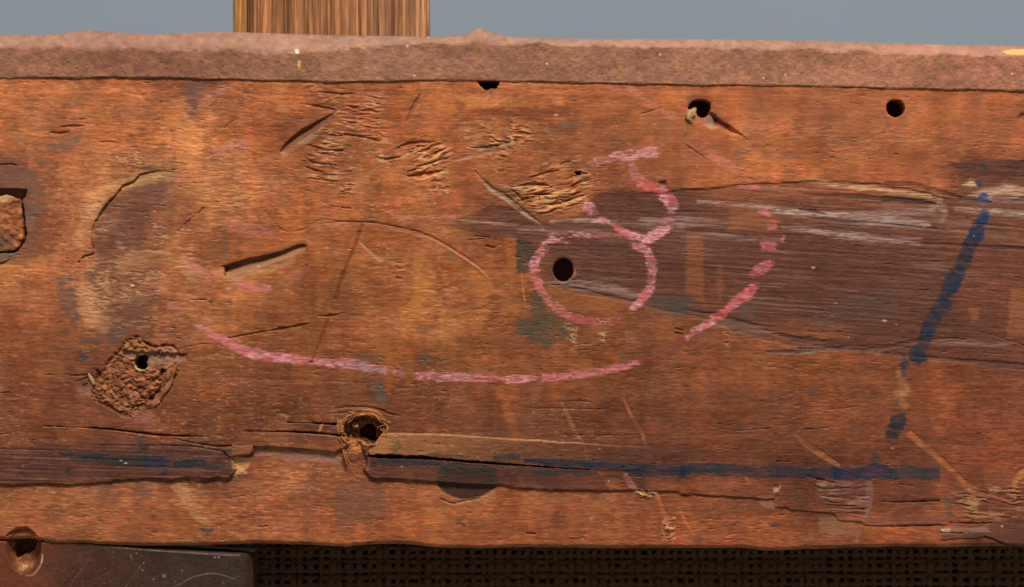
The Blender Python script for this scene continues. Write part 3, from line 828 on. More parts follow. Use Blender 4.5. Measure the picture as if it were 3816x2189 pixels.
# a few strong single fibres, hollow above and lit from above
for k, pts, wd, dp in [
    ('C', [(480, 500), (600, 480), (750, 460), (860, 435)], [8, 22, 18, 5], 16),
    ('C', [(340, 225), (430, 180), (560, 150), (760, 140)], [6, 20, 16, 6], 9),
    ('C', [(140, 300), (260, 320), (390, 300)], [5, 16, 12], 8),
    ('C', [(520, 220), (580, 190), (650, 190)], [6, 18, 8], 9),
    ('C', [(580, 395), (720, 360), (900, 310)], [5, 9, 5], 11),
    ('C', [(480, 445), (600, 425)], [5, 7], 8),
    ('C', [(1560, 620), (1740, 590), (1900, 590), (2000, 620)], [6, 12, 16, 6], 11),
    ('C', [(1800, 690), (1900, 690), (2000, 690)], [8, 12, 5], 16),
    ('C', [(2240, 460), (2300, 470), (2370, 475)], [10, 14, 6], 16),
    ('C', [(1870, 800), (2060, 790), (2200, 745), (2340, 700)], [5, 12, 10, 4], 10),
    ('C', [(1840, 490), (1960, 460), (2060, 440)], [4, 10, 5], 9),
    ('C', [(2080, 380), (2140, 350), (2200, 345)], [5, 10, 4], 7),
    ('C', [(1100, 190), (1230, 205), (1450, 170), (1620, 120)], [5, 18, 14, 5], 7),
    ('C', [(1540, 620), (1640, 700), (1700, 770)], [4, 8, 4], 6),
    ('C', [(1860, 720), (1870, 830)], [5, 5], 8),
    (1, [(370, 985), (440, 992), (515, 980)], [5, 13, 5], 9),
    (1, [(450, 945), (530, 940), (625, 935)], [5, 13, 5], 9),
    (1, [(530, 893), (630, 885)], [3, 6], 5),
    (1, [(0, 1228), (70, 1222), (130, 1228)], [6, 8, 3], 7),
    (1, [(740, 1058), (800, 1055), (880, 1064)], [4, 8, 4], 5),
    (1, [(2280, 780), (2380, 795), (2480, 815)], [4, 10, 4], 7),
    (1, [(2350, 690), (2430, 690), (2539, 700)], [4, 10, 6], 7),
    (1, [(2330, 1000), (2430, 1005), (2539, 1012)], [4, 8, 5], 6),
    (1, [(2290, 1080), (2400, 1110), (2539, 1120)], [4, 10, 8], 9),
    (1, [(2270, 1240), (2330, 1265), (2400, 1280)], [5, 12, 4], 9),
    (1, [(2300, 1325), (2400, 1340), (2500, 1350)], [5, 10, 4], 8),
    (1, [(2260, 1165), (2330, 1210), (2460, 1225)], [4, 8, 4], 7),
    (2, [(0, 705), (100, 695)], [8, 4], 7),
    (2, [(20, 1000), (150, 1020), (280, 1050)], [5, 9, 4], 7),
    (2, [(120, 820), (200, 825), (290, 835)], [4, 9, 4], 5),
    (2, [(230, 735), (300, 735)], [6, 5], 4),
    (5, [(0, 90), (70, 95)], [5, 3], 8),
    (4, [(1420, 772), (1530, 772)], [3, 4], 6),
    (6, [(1030, 1013), (1180, 1012)], [2, 3], 4),
    (8, [(1410, 125), (1700, 128), (2000, 132)], [2, 4, 2], 4),
    (8, [(1680, 70), (1850, 75)], [2, 4], 4),
    (8, [(1680, 322), (2000, 325), (2280, 320)], [2, 4, 2], 4),
    (8, [(1170, 1110)] + [(1260, 1085)], [2, 4], 3),
    (8, [(1700, 1085), (1830, 1075)], [3, 3], -3),
    (8, [(1380, 1055), (1440, 1058)], [7, 7], 8),
    (8, [(400, 1085), (470, 1100)], [3, 4], 3),
    (7, [(1690, 800), (1750, 785), (1830, 780)], [3, 5, 2], 4),
    (7, [(1920, 1010), (1980, 1005)], [8, 8], 6),
    (5, [(420, 500), (460, 505)], [8, 8], 3), (5, [(415, 540), (455, 545)], [6, 8], 5), (5, [(410, 610), (450, 612)], [6, 9], 6),
    (5, [(2480, 985), (2539, 1000)], [5, 6], 7), (5, [(2480, 1020), (2539, 1030)], [5, 6], 7),
    ('E', [(1690, 720), (1800, 620), (1960, 480)], [5, 8, 4], 6),
    (4, [(1500, 690 - 400), (1430, 240)], [2, 2], 2),
    (5, [(1000, 300), (1100, 310)], [5, 4], 6), (5, [(1080, 375), (1140, 390)], [9, 6], 7), (5, [(950, 330), (1060, 320)], [6, 4], 5),
]:
    W.groove(k, pts, [v * PAN[k][2] * 1.15 for v in wd], dp, seed=68, jit=2)

# ---- scratches
LG = lin(164, 130, 106)
for k, pts, ws, c, a, dp in [
    ('C', [(1190, 450), (1280, 560), (1380, 650), (1500, 720), (1640, 830), (1760, 920), (1880, 1000)], [8, 20, 26, 30, 26, 20, 8], LG, .65, 7),
    ('C', [(950, 335), (1100, 305), (1300, 260), (1500, 225)], [10, 18, 16, 6], lin(172, 132, 100), .65, 3),
    ('C', [(130, 290), (200, 330), (300, 370)], [6, 16, 8], LG, .8, 4),
    (5, [(140, 345), (230, 430), (320, 480), (395, 500)], [8, 12, 14, 14], lin(184, 128, 82), .75, 3),
    (5, [(1340, 570), (1350, 690), (1370, 820)], [4, 8, 5], lin(190, 130, 74), .7, 3),
    (8, [(1640, 80), (1690, 180), (1740, 290), (1800, 380), (1830, 500)], [14, 18, 15, 10, 8], lin(152, 94, 62), .6, 2),
    (8, [(2100, 50), (2160, 180), (2230, 290), (2260, 380)], [8, 12, 14, 12], lin(160, 96, 60), .6, 2),
    (9, [(830, 310), (920, 390), (1040, 470), (1150, 540)], [10, 22, 22, 18], lin(164, 96, 58), .6, 3),
    (9, [(1690, 310), (1760, 370), (1880, 470), (1980, 560), (2130, 710)], [24, 26, 22, 18, 20], lin(168, 98, 56), .6, 3),
    (9, [(2560, 580), (2480, 650), (2460, 720)], [30, 22, 14], lin(176, 104, 58), .75, 2),
    (8, [(2115, 620), (2150, 680), (2190, 725)], [18, 26, 18], lin(150, 92, 74), .75, 2),
    (8, [(2340, 740), (2400, 900), (2440, 960)], [14, 20, 24], lin(176, 98, 62), .7, 2),
    (9, [(-20, 860), (20, 960), (90, 1060)], [8, 12, 6], lin(176, 104, 68), .7, 2),
    (9, [(1390, 690), (1380, 830), (1340, 960), (1290, 1110)], [30, 30, 12, 10], lin(140, 104, 92), .4, 1),
    (9, [(470, 640), (500, 680)], [10, 10], lin(170, 90, 66), .7, 1),
    (3, [(860, 1312), (940, 1328), (1040, 1340)], [4, 8, 4], lin(196, 128, 84), .7, -2),
]:
    w, m = W.streak(k, pts, [v * PAN[k][2] for v in ws], c, a, soft=3, jit=2, seed=71, speck=.3, jx=18, jy=5)
    W.H[w] -= dp * m
for k, pts, ws, dp, c, a in [
    ('F', [(897, 560), (880, 610), (855, 670), (832, 742)], [8, 10, 9, 6], 6, lin(92, 54, 36), .75),  # weak groove shade deepened in the colour, here and on the next line
    ('F', [(818, 780), (800, 830), (772, 900)], [6, 8, 5], 6, lin(90, 54, 38), .7),
    ('F', [(1040, 235), (1025, 262), (1012, 295)], [4, 8, 5], 6, lin(120, 72, 52), .6),
    (2, [(590, 700), (540, 790), (490, 900)], [7, 20, 14], 5, lin(122, 76, 60), .5),
    (4, [(1690, 1060), (1900, 1020), (2120, 985), (2290, 950)], [5, 9, 9, 5], 9, BRN, .3),
    (4, [(2370, 895), (2460, 892), (2560, 870)], [6, 9, 4], 9, BRN, .3),
    (4, [(1290, 1150), (1480, 1105), (1640, 1100)], [4, 6, 4], 4, BRN, .3),
    (4, [(1930, 80), (2030, 190), (2110, 262), (2250, 255), (2380, 180), (2539, 195)], [4, 6, 8, 8, 7, 5], 2.2, BRN, .2),
    (4, [(2540, 600), (2510, 700), (2490, 800)], [6, 8, 4], 4, BRN, .4),
    (2, [(2190, 860), (2300, 830), (2400, 795)], [4, 7, 4], 4, lin(128, 76, 46), .6),
    (3, [(0, 1065), (90, 1125), (190, 1195)], [5, 8, 4], 5, lin(120, 76, 52), .5),
    (1, [(1640, 1000), (1690, 930), (1770, 880)], [3, 7, 3], 5, BRN, .4),
    (6, [(2170, 1000), (2350, 1050), (2560, 1120)], [3, 5, 3], 4, BRN, .5),
    (2, [(2030, 890), (2050, 930)], [12, 8], 4, BRN, .6),
]:
    w, pr = W.groove(k, pts, [v * PAN[k][2] * 1.15 if k != 'F' else v * 1.1 for v in ws], dp, seed=72, jit=1)
    W.mix(w, pr * a, c)
# toothed arc pressed by a wheel
arc = smooth(q('F', [(770, 560), (815, 553), (868, 550), (930, 553), (985, 563), (1040, 576), (1090, 598), (1130, 622), (1165, 645), (1195, 668), (1225, 700)]))
w = W.win(arc, 30)
X, Y = W.xx[w], W.yy[w]
d, side, run = dist_line(X, Y, arc)
W.H[w] -= 4 * np.clip(1 - np.abs(d) / 6, 0, 1) * sstep(1, .85, run) * sstep(0, .18, run)
teeth = .5 + .5 * np.sin(run * 470 + 2 * (fbm(X, Y, 20, 20, 3, 2)))
tm = sstep(16, 9, d) * (side > 0) * sstep(.12, .2, run) * sstep(.95, .72, run)
W.H[w] -= 4 * teeth * tm
W.mix(w, .30 * tm * teeth, lin(120, 80, 54))
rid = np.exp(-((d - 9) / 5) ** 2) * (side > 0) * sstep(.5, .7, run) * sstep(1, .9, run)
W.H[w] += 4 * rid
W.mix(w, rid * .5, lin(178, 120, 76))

# ---- curved crack with a step, left
crk = smooth(q('E', [(1690, 130), (1480, 150), (1340, 180), (1270, 250), (1170, 290), (1110, 370), (1030, 450), (960, 550), (900, 650),
                     (875, 720), (875, 830), (890, 900), (880, 940), (810, 955), (770, 990), (735, 1040)]))
w = W.win(crk, 240)
X, Y = W.xx[w], W.yy[w]
d, side, run = dist_line(X, Y, crk)
jn = (fbm(X, Y, 18, 7, 73, 3) - .5) * 6
inner = sstep(-3, 3, -side + jn) * np.exp(-np.clip(d, 0, None) / 90) * sstep(1, .85, run) * sstep(0, .2, run)
W.H[w] -= 8 * inner
d2 = np.abs(d + jn)
cw = np.interp(run, [0, .1, .25, .35, .6, .75, .8, .9, 1], [.5, .5, 4, 7, 5, 1, 4, 4, 2]) * (.1 + 1.0 * fbm(X, Y, 24, 16, 76, 2))
W.H[w] -= 13 * np.clip(1 - d2 / cw, 0, 1) ** .6
W.mix(w, .4 * np.clip(1 - d2 / (cw * 1.6), 0, 1), lin(70, 48, 36))

# ---- slots cut by a blade
PS = part('slot', 'deep slanted slot with a dark upper wall')
P_s = q(4, [(1668, 520), (1740, 495), (1850, 460), (2000, 435), (2120, 400), (2200, 365), (2250, 355), (2275, 375), (2265, 405), (2180, 450),
            (2050, 490), (1930, 545), (1800, 580), (1700, 615), (1672, 600)])
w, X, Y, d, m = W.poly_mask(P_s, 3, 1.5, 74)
top_l = polyfun(q(4, [(1660, 520), (1740, 495), (1850, 460), (2000, 435), (2120, 400), (2200, 365), (2260, 355)]))
bot_l = polyfun(q(4, [(1660, 610), (1700, 615), (1800, 580), (1930, 545), (2050, 490), (2180, 450), (2280, 395)]))
t = np.clip((Y - top_l(X)) / np.maximum(bot_l(X) - top_l(X), 3), 0, 1)
sl = np.interp(t, [0, .08, .3, 1], [0, 1, .9, 0])
W.H[w] -= m * np.interp(X, [836, 1000, 1140], [34, 28, 16]) * sl
W.H[w] += 1.5 * np.exp(-((d - 12) / 9) ** 2)
W.mix(w, m * (.45 + .5 * (fbm(X, Y, 16, 6, 77, 2) - .5)), lin(112, 84, 62))
W.mix(w, m * sstep(.5, .75, t) * .65, lin(150, 114, 80))  # lit lower lip put into the colour
W.L[w] = np.where(d < 1, PS, W.L[w])
W.stain(4, [(1700, 615), (1930, 560), (2180, 470), (2200, 490), (1950, 600), (1720, 640)], lin(190, 140, 88), .6, soft=6, jit=4)  # pale patch painted below the slot, continuing its lit lip
W.stain(4, [(1560, 560), (1660, 540), (1670, 610), (1600, 600)], lin(200, 132, 84), .8, soft=5, jit=3)
W.stain(4, [(1850, 420), (2150, 330), (2200, 360), (1900, 455), (1750, 490)], lin(158, 86, 42), .7, soft=6, jit=4)
W.groove(4, [(1650, 525), (1680, 530), (1672, 600)], [3, 4, 3], 10, jit=1)
P_s2 = q(1, [(2080, 1125), (2130, 1060), (2250, 960), (2350, 910), (2490, 838), (2440, 910), (2330, 1000), (2200, 1080), (2110, 1140)])
w, X, Y, d, m = W.poly_mask(P_s2, 3, 1.5, 75)
dd, side, run = dist_line(X, Y, q(1, [(2110, 1142), (2330, 1000), (2490, 850)]))
W.H[w] -= m * np.clip(dd / 34 + .1, 0, 1) * 22
W.mix(w, m * .5, lin(104, 70, 50))
PS2 = part('slot', 'shallow slanted slot near the top edge')
W.L[w] = np.where(d < 1, PS2, W.L[w])
W.streak(1, [(2110, 1142), (2330, 1010), (2400, 940)], [9, 10, 3], lin(160, 128, 104), .4, soft=3, jit=2)  # lit lower edge of the slot painted as a pale streak

# ---- chipped recess along the bottom with layers standing proud of it
layerA_bot = [(-560, 692), (0, 693), (300, 683), (450, 690), (560, 690), (690, 685), (830, 672), (850, 660), (1080, 650), (1290, 655), (1300, 645), (1560, 642), (1700, 640), (1735, 610), (1752, 575)]
layerA_end = [(1740, 530), (1715, 490), (1735, 480), (1860, 470), (1885, 440), (1880, 408)]
REC = q(7, layerA_bot + layerA_end + [(2000, 412), (2200, 422), (2400, 442), (2500, 452)]) \
    + q('B', [(430, 945), (470, 965), (520, 900), (600, 850), (780, 860), (830, 930), (900, 1080), (910, 1110), (920, 1190), (890, 1260), (850, 1290)]) \
    + q(8, [(195, 620), (215, 642), (350, 648), (500, 655), (710, 672), (900, 690), (1180, 696), (1300, 712), (1500, 726), (1750, 735), (2000, 737), (2300, 737), (2500, 747)]) \
    + q(9, [(0, 765), (300, 777), (500, 792), (680, 802), (690, 858), (780, 866), (800, 884), (1000, 896), (1120, 908), (1165, 958), (1330, 972), (1345, 992),
            (1500, 1002), (1900, 990), (1960, 1000), (1925, 1040), (1925, 1100), (2250, 1082), (2330, 1100), (2420, 1140), (2480, 1160)]) \
    + [(4400, 2110), (4400, 2140), (-300, 2140)]
w, X, Y, d, m = W.poly_mask(REC, 2.6, 3, 81, 40, 8)
dep = np.interp(X, [0, 600, 900, 1350, 1900, 2600, 2900, 3100, 3800], [11, 12, 20, 16, 10, 8, 7, 5, 4])
W.H[w] -= m * dep
W.R[w] -= m * .05
# proud strips right of the big hole; their lit upper edge is painted in as a pale line
PR1 = part('wood_strip', 'long split strip right of the big ragged hole')
PR2 = part('wood_strip', 'dark lower strip split off along the blue line')
PR3 = part('wood_strip', 'dark strip at lower left carrying a blue smear')
topl = q(8, [(300, 310), (700, 318), (1000, 335), (1300, 354), (1700, 378), (2080, 405), (2500, 430)])
crack = q(8, [(205, 478), (400, 485), (590, 490), (840, 512), (1070, 529), (1300, 545), (1600, 566), (1900, 583), (2200, 588)])
S1 = topl + crack[::-1] + q(8, [(205, 440), (260, 400)])
w, X, Y, d, m = W.poly_mask(S1, 2.5, 2, 82, 40, 6)
W.H[w] += m * np.interp(X, [1400, 1900, 2350, 2500], [5, 4, 2, 0])
W.mix(w, m * .35 * sstep(1800, 2300, X), lin(84, 50, 38))
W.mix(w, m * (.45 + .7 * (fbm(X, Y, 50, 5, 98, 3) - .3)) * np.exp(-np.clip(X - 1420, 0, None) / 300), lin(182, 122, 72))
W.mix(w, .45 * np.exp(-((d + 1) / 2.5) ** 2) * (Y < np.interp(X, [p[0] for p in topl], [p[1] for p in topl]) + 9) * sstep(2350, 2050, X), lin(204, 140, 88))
W.L[w] = np.where((d < 0) & (X < 2360), PR1, W.L[w])
S2 = crack[:-1] + q(8, [(2000, 737), (1500, 726), (1180, 696), (900, 690), (500, 655), (215, 642), (190, 620), (215, 560)])
w, X, Y, d, m = W.poly_mask(S2, 2.5, 2, 83, 40, 6)
W.L[w] = np.where((d < 0), PR2, W.L[w])
W.mix(w, m * .6, lin(70, 42, 36))
SA = q(7, layerA_bot + [(1740, 530), (1715, 490), (1640, 440), (1500, 408), (1300, 390), (900, 385), (500, 400), (-560, 420)])
w, X, Y, d, m = W.poly_mask(SA, 3, 2, 84, 60, 5)
W.L[w] = np.where((d < 0) & (Y > 1640), PR3, W.L[w])
stA = fbm(X, Y - .03 * X, 260, 6, 85, 3) - .5
W.C[w] *= np.exp(m * .7 * stA)[..., None]
W.mix(w, m * .55, lin(74, 44, 38))
W.H[w] += m * 5 * stA
W.groove(8, [(205, 478), (400, 485), (590, 490), (840, 512), (1070, 529), (1300, 545), (1600, 566), (1850, 580)],
         [6, 8, 6, 5, 4.5, 3, 2, 1], 55, jit=1, seed=86, sm=False)
# cracks left of the hole
for pts, ws, dp in [
    ([(330, 258), (640, 268), (800, 278), (900, 290), (1150, 320), (1300, 328), (1550, 333)], [2, 3, 5, 6, 7, 5, 2], 22),
    ([(1820, 293), (2050, 297), (2200, 300), (2380, 312), (2460, 320)], [2, 4, 4, 6, 6], 30),
    ([(2470, 322), (2560, 330)], [6, 6], 34),
    ([(2130, 228), (2300, 233), (2420, 238), (2510, 243)], [2, 3, 7, 8], 30),
    ([(1290, 350), (1450, 385), (1600, 405), (1720, 405)], [2, 4, 5, 4], 12),
    ([(340, 1330 - 1456 + 0), (560, 1332 - 1456)], [2, 2], 6),
    ([(1080, 395), (1300, 402), (1450, 410), (1640, 440)], [2, 3, 3, 4], 7),
    ([(0, 10), (70, 5)], [3, 4], 8), ([(0, 315), (170, 315)], [2, 2], 4), ([(0, 430), (400, 438)], [2, 2], 3),
]:
    W.groove(7, pts, [v * .62 for v in ws], dp, jit=1, seed=87, sm=False)
for k, pts, ws, c, a in [(7, [(320, 266), (480, 262), (660, 272)], [4, 8, 3], lin(196, 120, 66), .7),  # lit lower edge of the crack, painted as an orange streak
                         (7, [(820, 285), (1100, 330), (1180, 335)], [3, 6, 3], lin(176, 112, 74), .6),
                         (7, [(2100, 220), (2300, 226), (2420, 232)], [3, 5, 4], lin(176, 110, 72), .6),
                         (7, [(2400, 235), (2370, 305)], [8, 9], lin(186, 120, 74), .8),
                         (7, [(2050, 308), (2300, 315), (2500, 330)], [2, 6, 5], lin(170, 110, 76), .6),
                         (8, [(420, 540 - 40), (840, 520), (1000, 538)], [3, 5, 3], lin(160, 104, 70), .6)]:
    W.streak(k, pts, [v * .5 for v in ws], c, a, soft=2, jit=1.5, seed=88)
# the light splintered stub left in the recess
w, X, Y, d, m = W.poly_mask(q(7, [(1650, 430), (1700, 405), (1880, 405), (1885, 440), (1860, 472), (1740, 490), (1715, 490)]), 3, 3, 89, 20, 6)
W.H[w] += m * 8
W.mix(w, m * .7, lin(134, 80, 46))
W.stain(7, [(1640, 430), (1730, 425), (1720, 455), (1650, 460)], lin(70, 66, 62), .8, soft=4, jit=3)
# round dark seat of a lost washer across layer and recess
w, X, Y, d, m = W.poly_mask([(1272 + (935 + 228 * math.cos(a)) * .501, 1460 + (655 + 150 * math.sin(a)) * .501) for a in np.linspace(0, 6.28, 40)[:-1]], 5, 2, 90, 20, 10)
recm = sstep(1803, 1812, Y + 0 * X - (X - 1740) * .04)
W.H[w] -= m * recm * 6
rimd = np.abs(d)
W.mix(w, m * (.8 + .1 * recm), lin(50, 35, 27))
W.mix(w, .5 * np.exp(-((d + 10) / 8) ** 2) * (1 - recm) * (Y > 1730), lin(64, 54, 52))
W.streak(8, [(760, 810), (850, 835), (980, 830), (1060, 800), (1120, 770)], [7, 9, 9, 12, 16], lin(172, 112, 70), .4, soft=3, jit=2)  # lit rim of the seat, painted on as a paler line
W.groove(8, [(740, 800), (830, 832), (920, 815), (1030, 800)], [3, 5, 5, 4], 7, jit=1)
# step pieces on the right lower edge
for pts, ws, dp in [
    ([(700, 790), (720, 740), (690, 700)], [7, 7, 5], 5), ([(985, 700), (975, 800), (995, 890)], [6, 6, 5], 5),
    ([(1480, 818), (1600, 822), (1750, 818), (1910, 812)], [4, 6, 6, 4], 8), ([(1500, 1000), (1640, 1000), (1960, 990)], [5, 6, 3], 6),
    ([(1990, 975), (2150, 980), (2300, 975)], [5, 8, 5], 8), ([(2250, 1080), (2330, 1110), (2420, 1145)], [5, 8, 8], 9),
    ([(1920, 1050), (2080, 1052)], [5, 5], 7), ([(1000, 600 + 50), (1120, 680)], [5, 8], 5), ([(930, 630), (1050, 660)], [5, 7], 6),
    ([(700, 520), (800, 522)], [6, 6], 5), ([(200, 260), (400, 290), (680, 270)], [2, 4, 2], 4), ([(820, 290), (1080, 270)], [3, 4], 4),
]:
    W.groove(9, pts, [v * .6 for v in ws], dp, jit=1.5, seed=91)
W.stain(9, [(1950, 780), (2000, 780), (2010, 960), (1960, 960)], lin(84, 68, 54), .7, soft=6, jit=5)
W.stain(9, [(1915, 1020), (1990, 1015), (2000, 1040), (1930, 1048)], lin(196, 158, 130), .85, soft=4, jit=3)
W.stain(9, [(1990, 1010), (2270, 1000), (2290, 1050), (1990, 1050)], lin(150, 108, 92), .75, soft=5, jit=3)
W.stain(9, [(1920, 1060), (2260, 1060), (2250, 1085), (1940, 1105)], lin(92, 62, 54), .85, soft=4, jit=3)
W.stain(9, [(2300, 1000), (2560, 960), (2560, 1170), (2400, 1140)], lin(92, 58, 46), .6, soft=10, jit=6)
W.stain(9, [(670, 720), (730, 700), (720, 740), (680, 750)], lin(186, 140, 104), .7, soft=3, jit=3)
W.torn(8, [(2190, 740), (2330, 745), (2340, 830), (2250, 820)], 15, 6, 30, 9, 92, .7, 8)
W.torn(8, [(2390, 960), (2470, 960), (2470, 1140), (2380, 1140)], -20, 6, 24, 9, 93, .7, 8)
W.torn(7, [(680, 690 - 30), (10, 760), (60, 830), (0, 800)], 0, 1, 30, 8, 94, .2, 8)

# ---- holes
PH = part('nail_hole', 'oval nail hole inside the pink circle')
W.hole([(1272 + (1650 + 72 * math.cos(a)) * .5014, 730 + (553 + 84 * math.sin(a)) * .5014) for a in np.linspace(0, 6.28, 40)[:-1]], 120, PH, chamfer=4)
W.streak(5, [(1715, 520), (1735, 570), (1700, 625)], [3, 6, 4], lin(170, 122, 96), .6, soft=2, jit=1)
PH2 = part('nail_hole', 'round clean nail hole near the top right edge')
W.hole([(2544 + (1582 + 62 * math.cos(a)) * .5014, (806 + 61 * math.sin(a)) * .5014) for a in np.linspace(0, 6.28, 36)[:-1]], 260, PH2, chamfer=3)
PH3 = part('nail_hole', 'half hidden nail hole under the edge strip')
W.hole(q(2, [(1015, 590), (1170, 590), (1165, 625), (1150, 655), (1110, 655), (1075, 668), (1050, 650), (1020, 620)]), 240, PH3, chamfer=2)
PH4 = part('nail_hole', 'torn nail hole with a pale splinter and a long tail')
W.mix(*[(lambda r: (r[0], r[4] * .55))(W.poly_mask(q('D', [(420, 300), (600, 200), (850, 180), (1030, 240), (1080, 420), (1250, 620), (1420, 820), (1250, 900), (1150, 860),
                                                      (1000, 760), (700, 400), (560, 420)]), 10, 6, 95, 20, 12))][0], lin(112, 66, 46))
w, X, Y, d, m = W.poly_mask(q('D', [(740, 680), (1000, 600), (1140, 680), (1170, 950), (1010, 975), (860, 860)]), 6, 3, 96, 12, 12)
W.H[w] -= m * np.clip(9 + 0.16 * (470 - Y), 3, 20)
W.mix(w, m * .65, lin(104, 84, 68))
W.stain('D', [(900, 860), (1040, 850), (1160, 940), (1010, 975)], lin(178, 150, 118), .55, soft=3, jit=3)  # lit lower end of the hole painted into the colour
W.hole(q('D', [(530, 520), (560, 430), (640, 345), (760, 325), (900, 340), (1000, 400), (1010, 520), (960, 640), (880, 705), (800, 700), (730, 640), (710, 560), (600, 540)]), 240, PH4, chamfer=6)
W.groove('D', [(1080, 700), (1200, 850), (1340, 920), (1500, 1020), (1700, 1110), (1870, 1250)], [26 * .165, 80 * .165, 90 * .165, 50 * .165, 22 * .165, 6 * .165], 17, jit=1, seed=97)
W.streak('D', [(1180, 800), (1300, 880), (1450, 960)], [16, 14, 5], lin(112, 56, 32), .7, soft=4, jit=2)
PH5 = part('nail_hole', 'shallow filled nail dent at the right edge')
W.hole(q(3, [(2495, 880), (2510, 850), (2560, 840), (2600, 860), (2600, 900), (2540, 905)]), 12, PH5, soft=7)
W.hole(q('C', [(2245, 455), (2290, 450), (2290, 485), (2250, 485)]), 80)
W.hole(q(2, [(2365, 1355), (2410, 1350), (2415, 1385), (2375, 1390)]), 10, soft=5)
W.stain(2, [(2355, 1345), (2420, 1345), (2420, 1395), (2360, 1395)], lin(84, 66, 60), .7, soft=5, jit=2)

# ---- rotted square plug with a nail hole (lower left)
PK = part('knot', 'rough rotted square patch around a nail hole')
KN = q('A', [(860, 250), (900, 200), (960, 165), (1050, 150), (1100, 200), (1230, 250), (1400, 280), (1480, 265), (1590, 270), (1640, 330), (1700, 400),
             (1810, 425), (1790, 485), (1720, 515), (1660, 600), (1650, 720), (1600, 860), (1540, 960), (1440, 1080), (1420, 1150), (1270, 1215),
             (1080, 1250), (960, 1260), (950, 1350), (860, 1340), (720, 1250), (560, 1150), (370, 1060), (370, 950), (390, 880), (330, 760),
             (320, 690), (370, 710), (430, 790), (550, 650), (620, 500), (800, 320)])
w, X, Y, d, m = W.poly_mask(KN, 5, 6, 101, 14, 8)
lump = fbm(X, Y, 20, 16, 102, 3) - .5
fib = fbm(X * .8 - Y * .6, X * .6 + Y * .8, 34, 8, 103, 3) - .5
nearb = np.exp(-((X - 540) / 60) ** 2 - ((Y - 1480) / 45) ** 2)
W.H[w] = W.H[w] * (1 - m) + m * (-8 + 10 * fib + lump * (18 + 30 * nearb) + 11 * (fbm(X, Y, 8, 6, 129, 2) - .5) + 9 * (fbm(X, Y, 130, 110, 104, 2) - .5))
W.mix(w, m * .85, lin(132, 78, 48))
W.C[w] *= np.exp(m * (2.1 * (fbm(X, Y, 18, 10, 105, 3) - .5) + .8 * fib))[..., None]
W.mix(w, m * .35 * sstep(.52, .7, fbm(X, Y, 18, 12, 106, 2)), lin(172, 116, 76))
W.R[w] = W.R[w] * (1 - m) + .8 * m
W.H[w] -= 6 * np.exp(-((d + 4) / 4) ** 2) * sstep(.40, .55, fbm(X, Y, 50, 40, 107, 2))
W.L[w] = np.where(d < 0, PK, W.L[w])
# raised crumb above a flat grey shelf
w, X, Y, d, m = W.poly_mask(q('A', [(870, 250), (960, 165), (1050, 155), (1120, 220), (1230, 270), (1330, 300), (1350, 370), (1250, 385), (1050, 370), (840, 340)]), 4, 3, 108, 12, 10)
W.H[w] += m * (11 + 12 * (fbm(X, Y, 16, 12, 109, 2) - .5))
W.mix(w, m * .5, lin(150, 98, 56))
w, X, Y, d, m = W.poly_mask(q('A', [(840, 350), (1050, 385), (1350, 390), (1400, 420), (1800, 425), (1780, 490), (1620, 540), (1450, 570), (1200, 580), (1180, 520), (820, 410)]), 4, 2, 110, 12, 8)
W.H[w] = W.H[w] * (1 - m) + m * (-10 + 6 * (fbm(X, Y, 14, 10, 111, 2) - .5) - .10 * (1345 - Y))
W.mix(w, m * .6, lin(132, 106, 84))
w, X, Y, d, m = W.poly_mask(q('A', [(1340, 310), (1500, 285), (1590, 300), (1680, 380), (1600, 400), (1400, 400)]), 4, 3, 112, 12, 8)
W.H[w] += m * 12
W.mix(w, m * .6, lin(150, 106, 80))
PH6 = part('nail_hole', 'round nail hole in the rotted square patch')
W.hole(q('A', [(1020, 500), (1050, 455), (1110, 430), (1190, 440), (1210, 480), (1180, 520), (1200, 590), (1170, 630), (1110, 640), (1050, 620), (1020, 570)]), 240, PH6, chamfer=2)
W.groove('A', [(1010, 560), (1060, 640), (1130, 655), (1200, 620)], [3, 4, 4, 3], -6, jit=1)
W.streak('A', [(1010, 570), (1060, 642), (1130, 655), (1195, 620)], [2.5, 3.5, 3.5, 2], lin(206, 176, 120), .8, soft=2, jit=.5)
for pts, ws, dp in [([(1330, 1010), (1280, 1060), (1240, 1080)], [8, 12, 6], 26), ([(1400, 640), (1440, 650), (1410, 720)], [7, 9, 7], 26),
                    ([(1440, 720), (1430, 860), (1350, 990)], [4, 5, 6], 16), ([(1340, 790), (1400, 800)], [5, 6], 16),
                    ([(440, 650), (480, 700), (460, 760)], [8, 12, 8], 20), ([(290, 860), (260, 890)], [10, 10], 12), ([(-40, 720), (150, 724), (320, 715)], [1.5, 2.5, 3], 8),
                    ([(100, 830), (200, 800), (300, 760)], [2, 4, 4], 8), ([(380, 1085), (560, 1170), (720, 1255), (860, 1345)], [4, 6, 5, 4], 12),
                    ([(1130, 200), (1250, 285), (1340, 300)], [3, 5, 3], 14), ([(1480, 270), (1590, 275)], [4, 4], 10),
                    ([(1150, 805), (1280, 775), (1370, 765)], [2, 4, 3], 9), ([(1000, 1160), (1100, 1120), (1200, 1120)], [3, 5, 3], 14), ([(960, 1260), (1010, 1190)], [4, 4], 16)]:
    W.groove('A', pts, ws, dp, jit=2, seed=113)
W.stain('A', [(230, 860), (300, 840), (300, 910), (240, 930)], lin(84, 66, 52), .7, soft=4, jit=4)

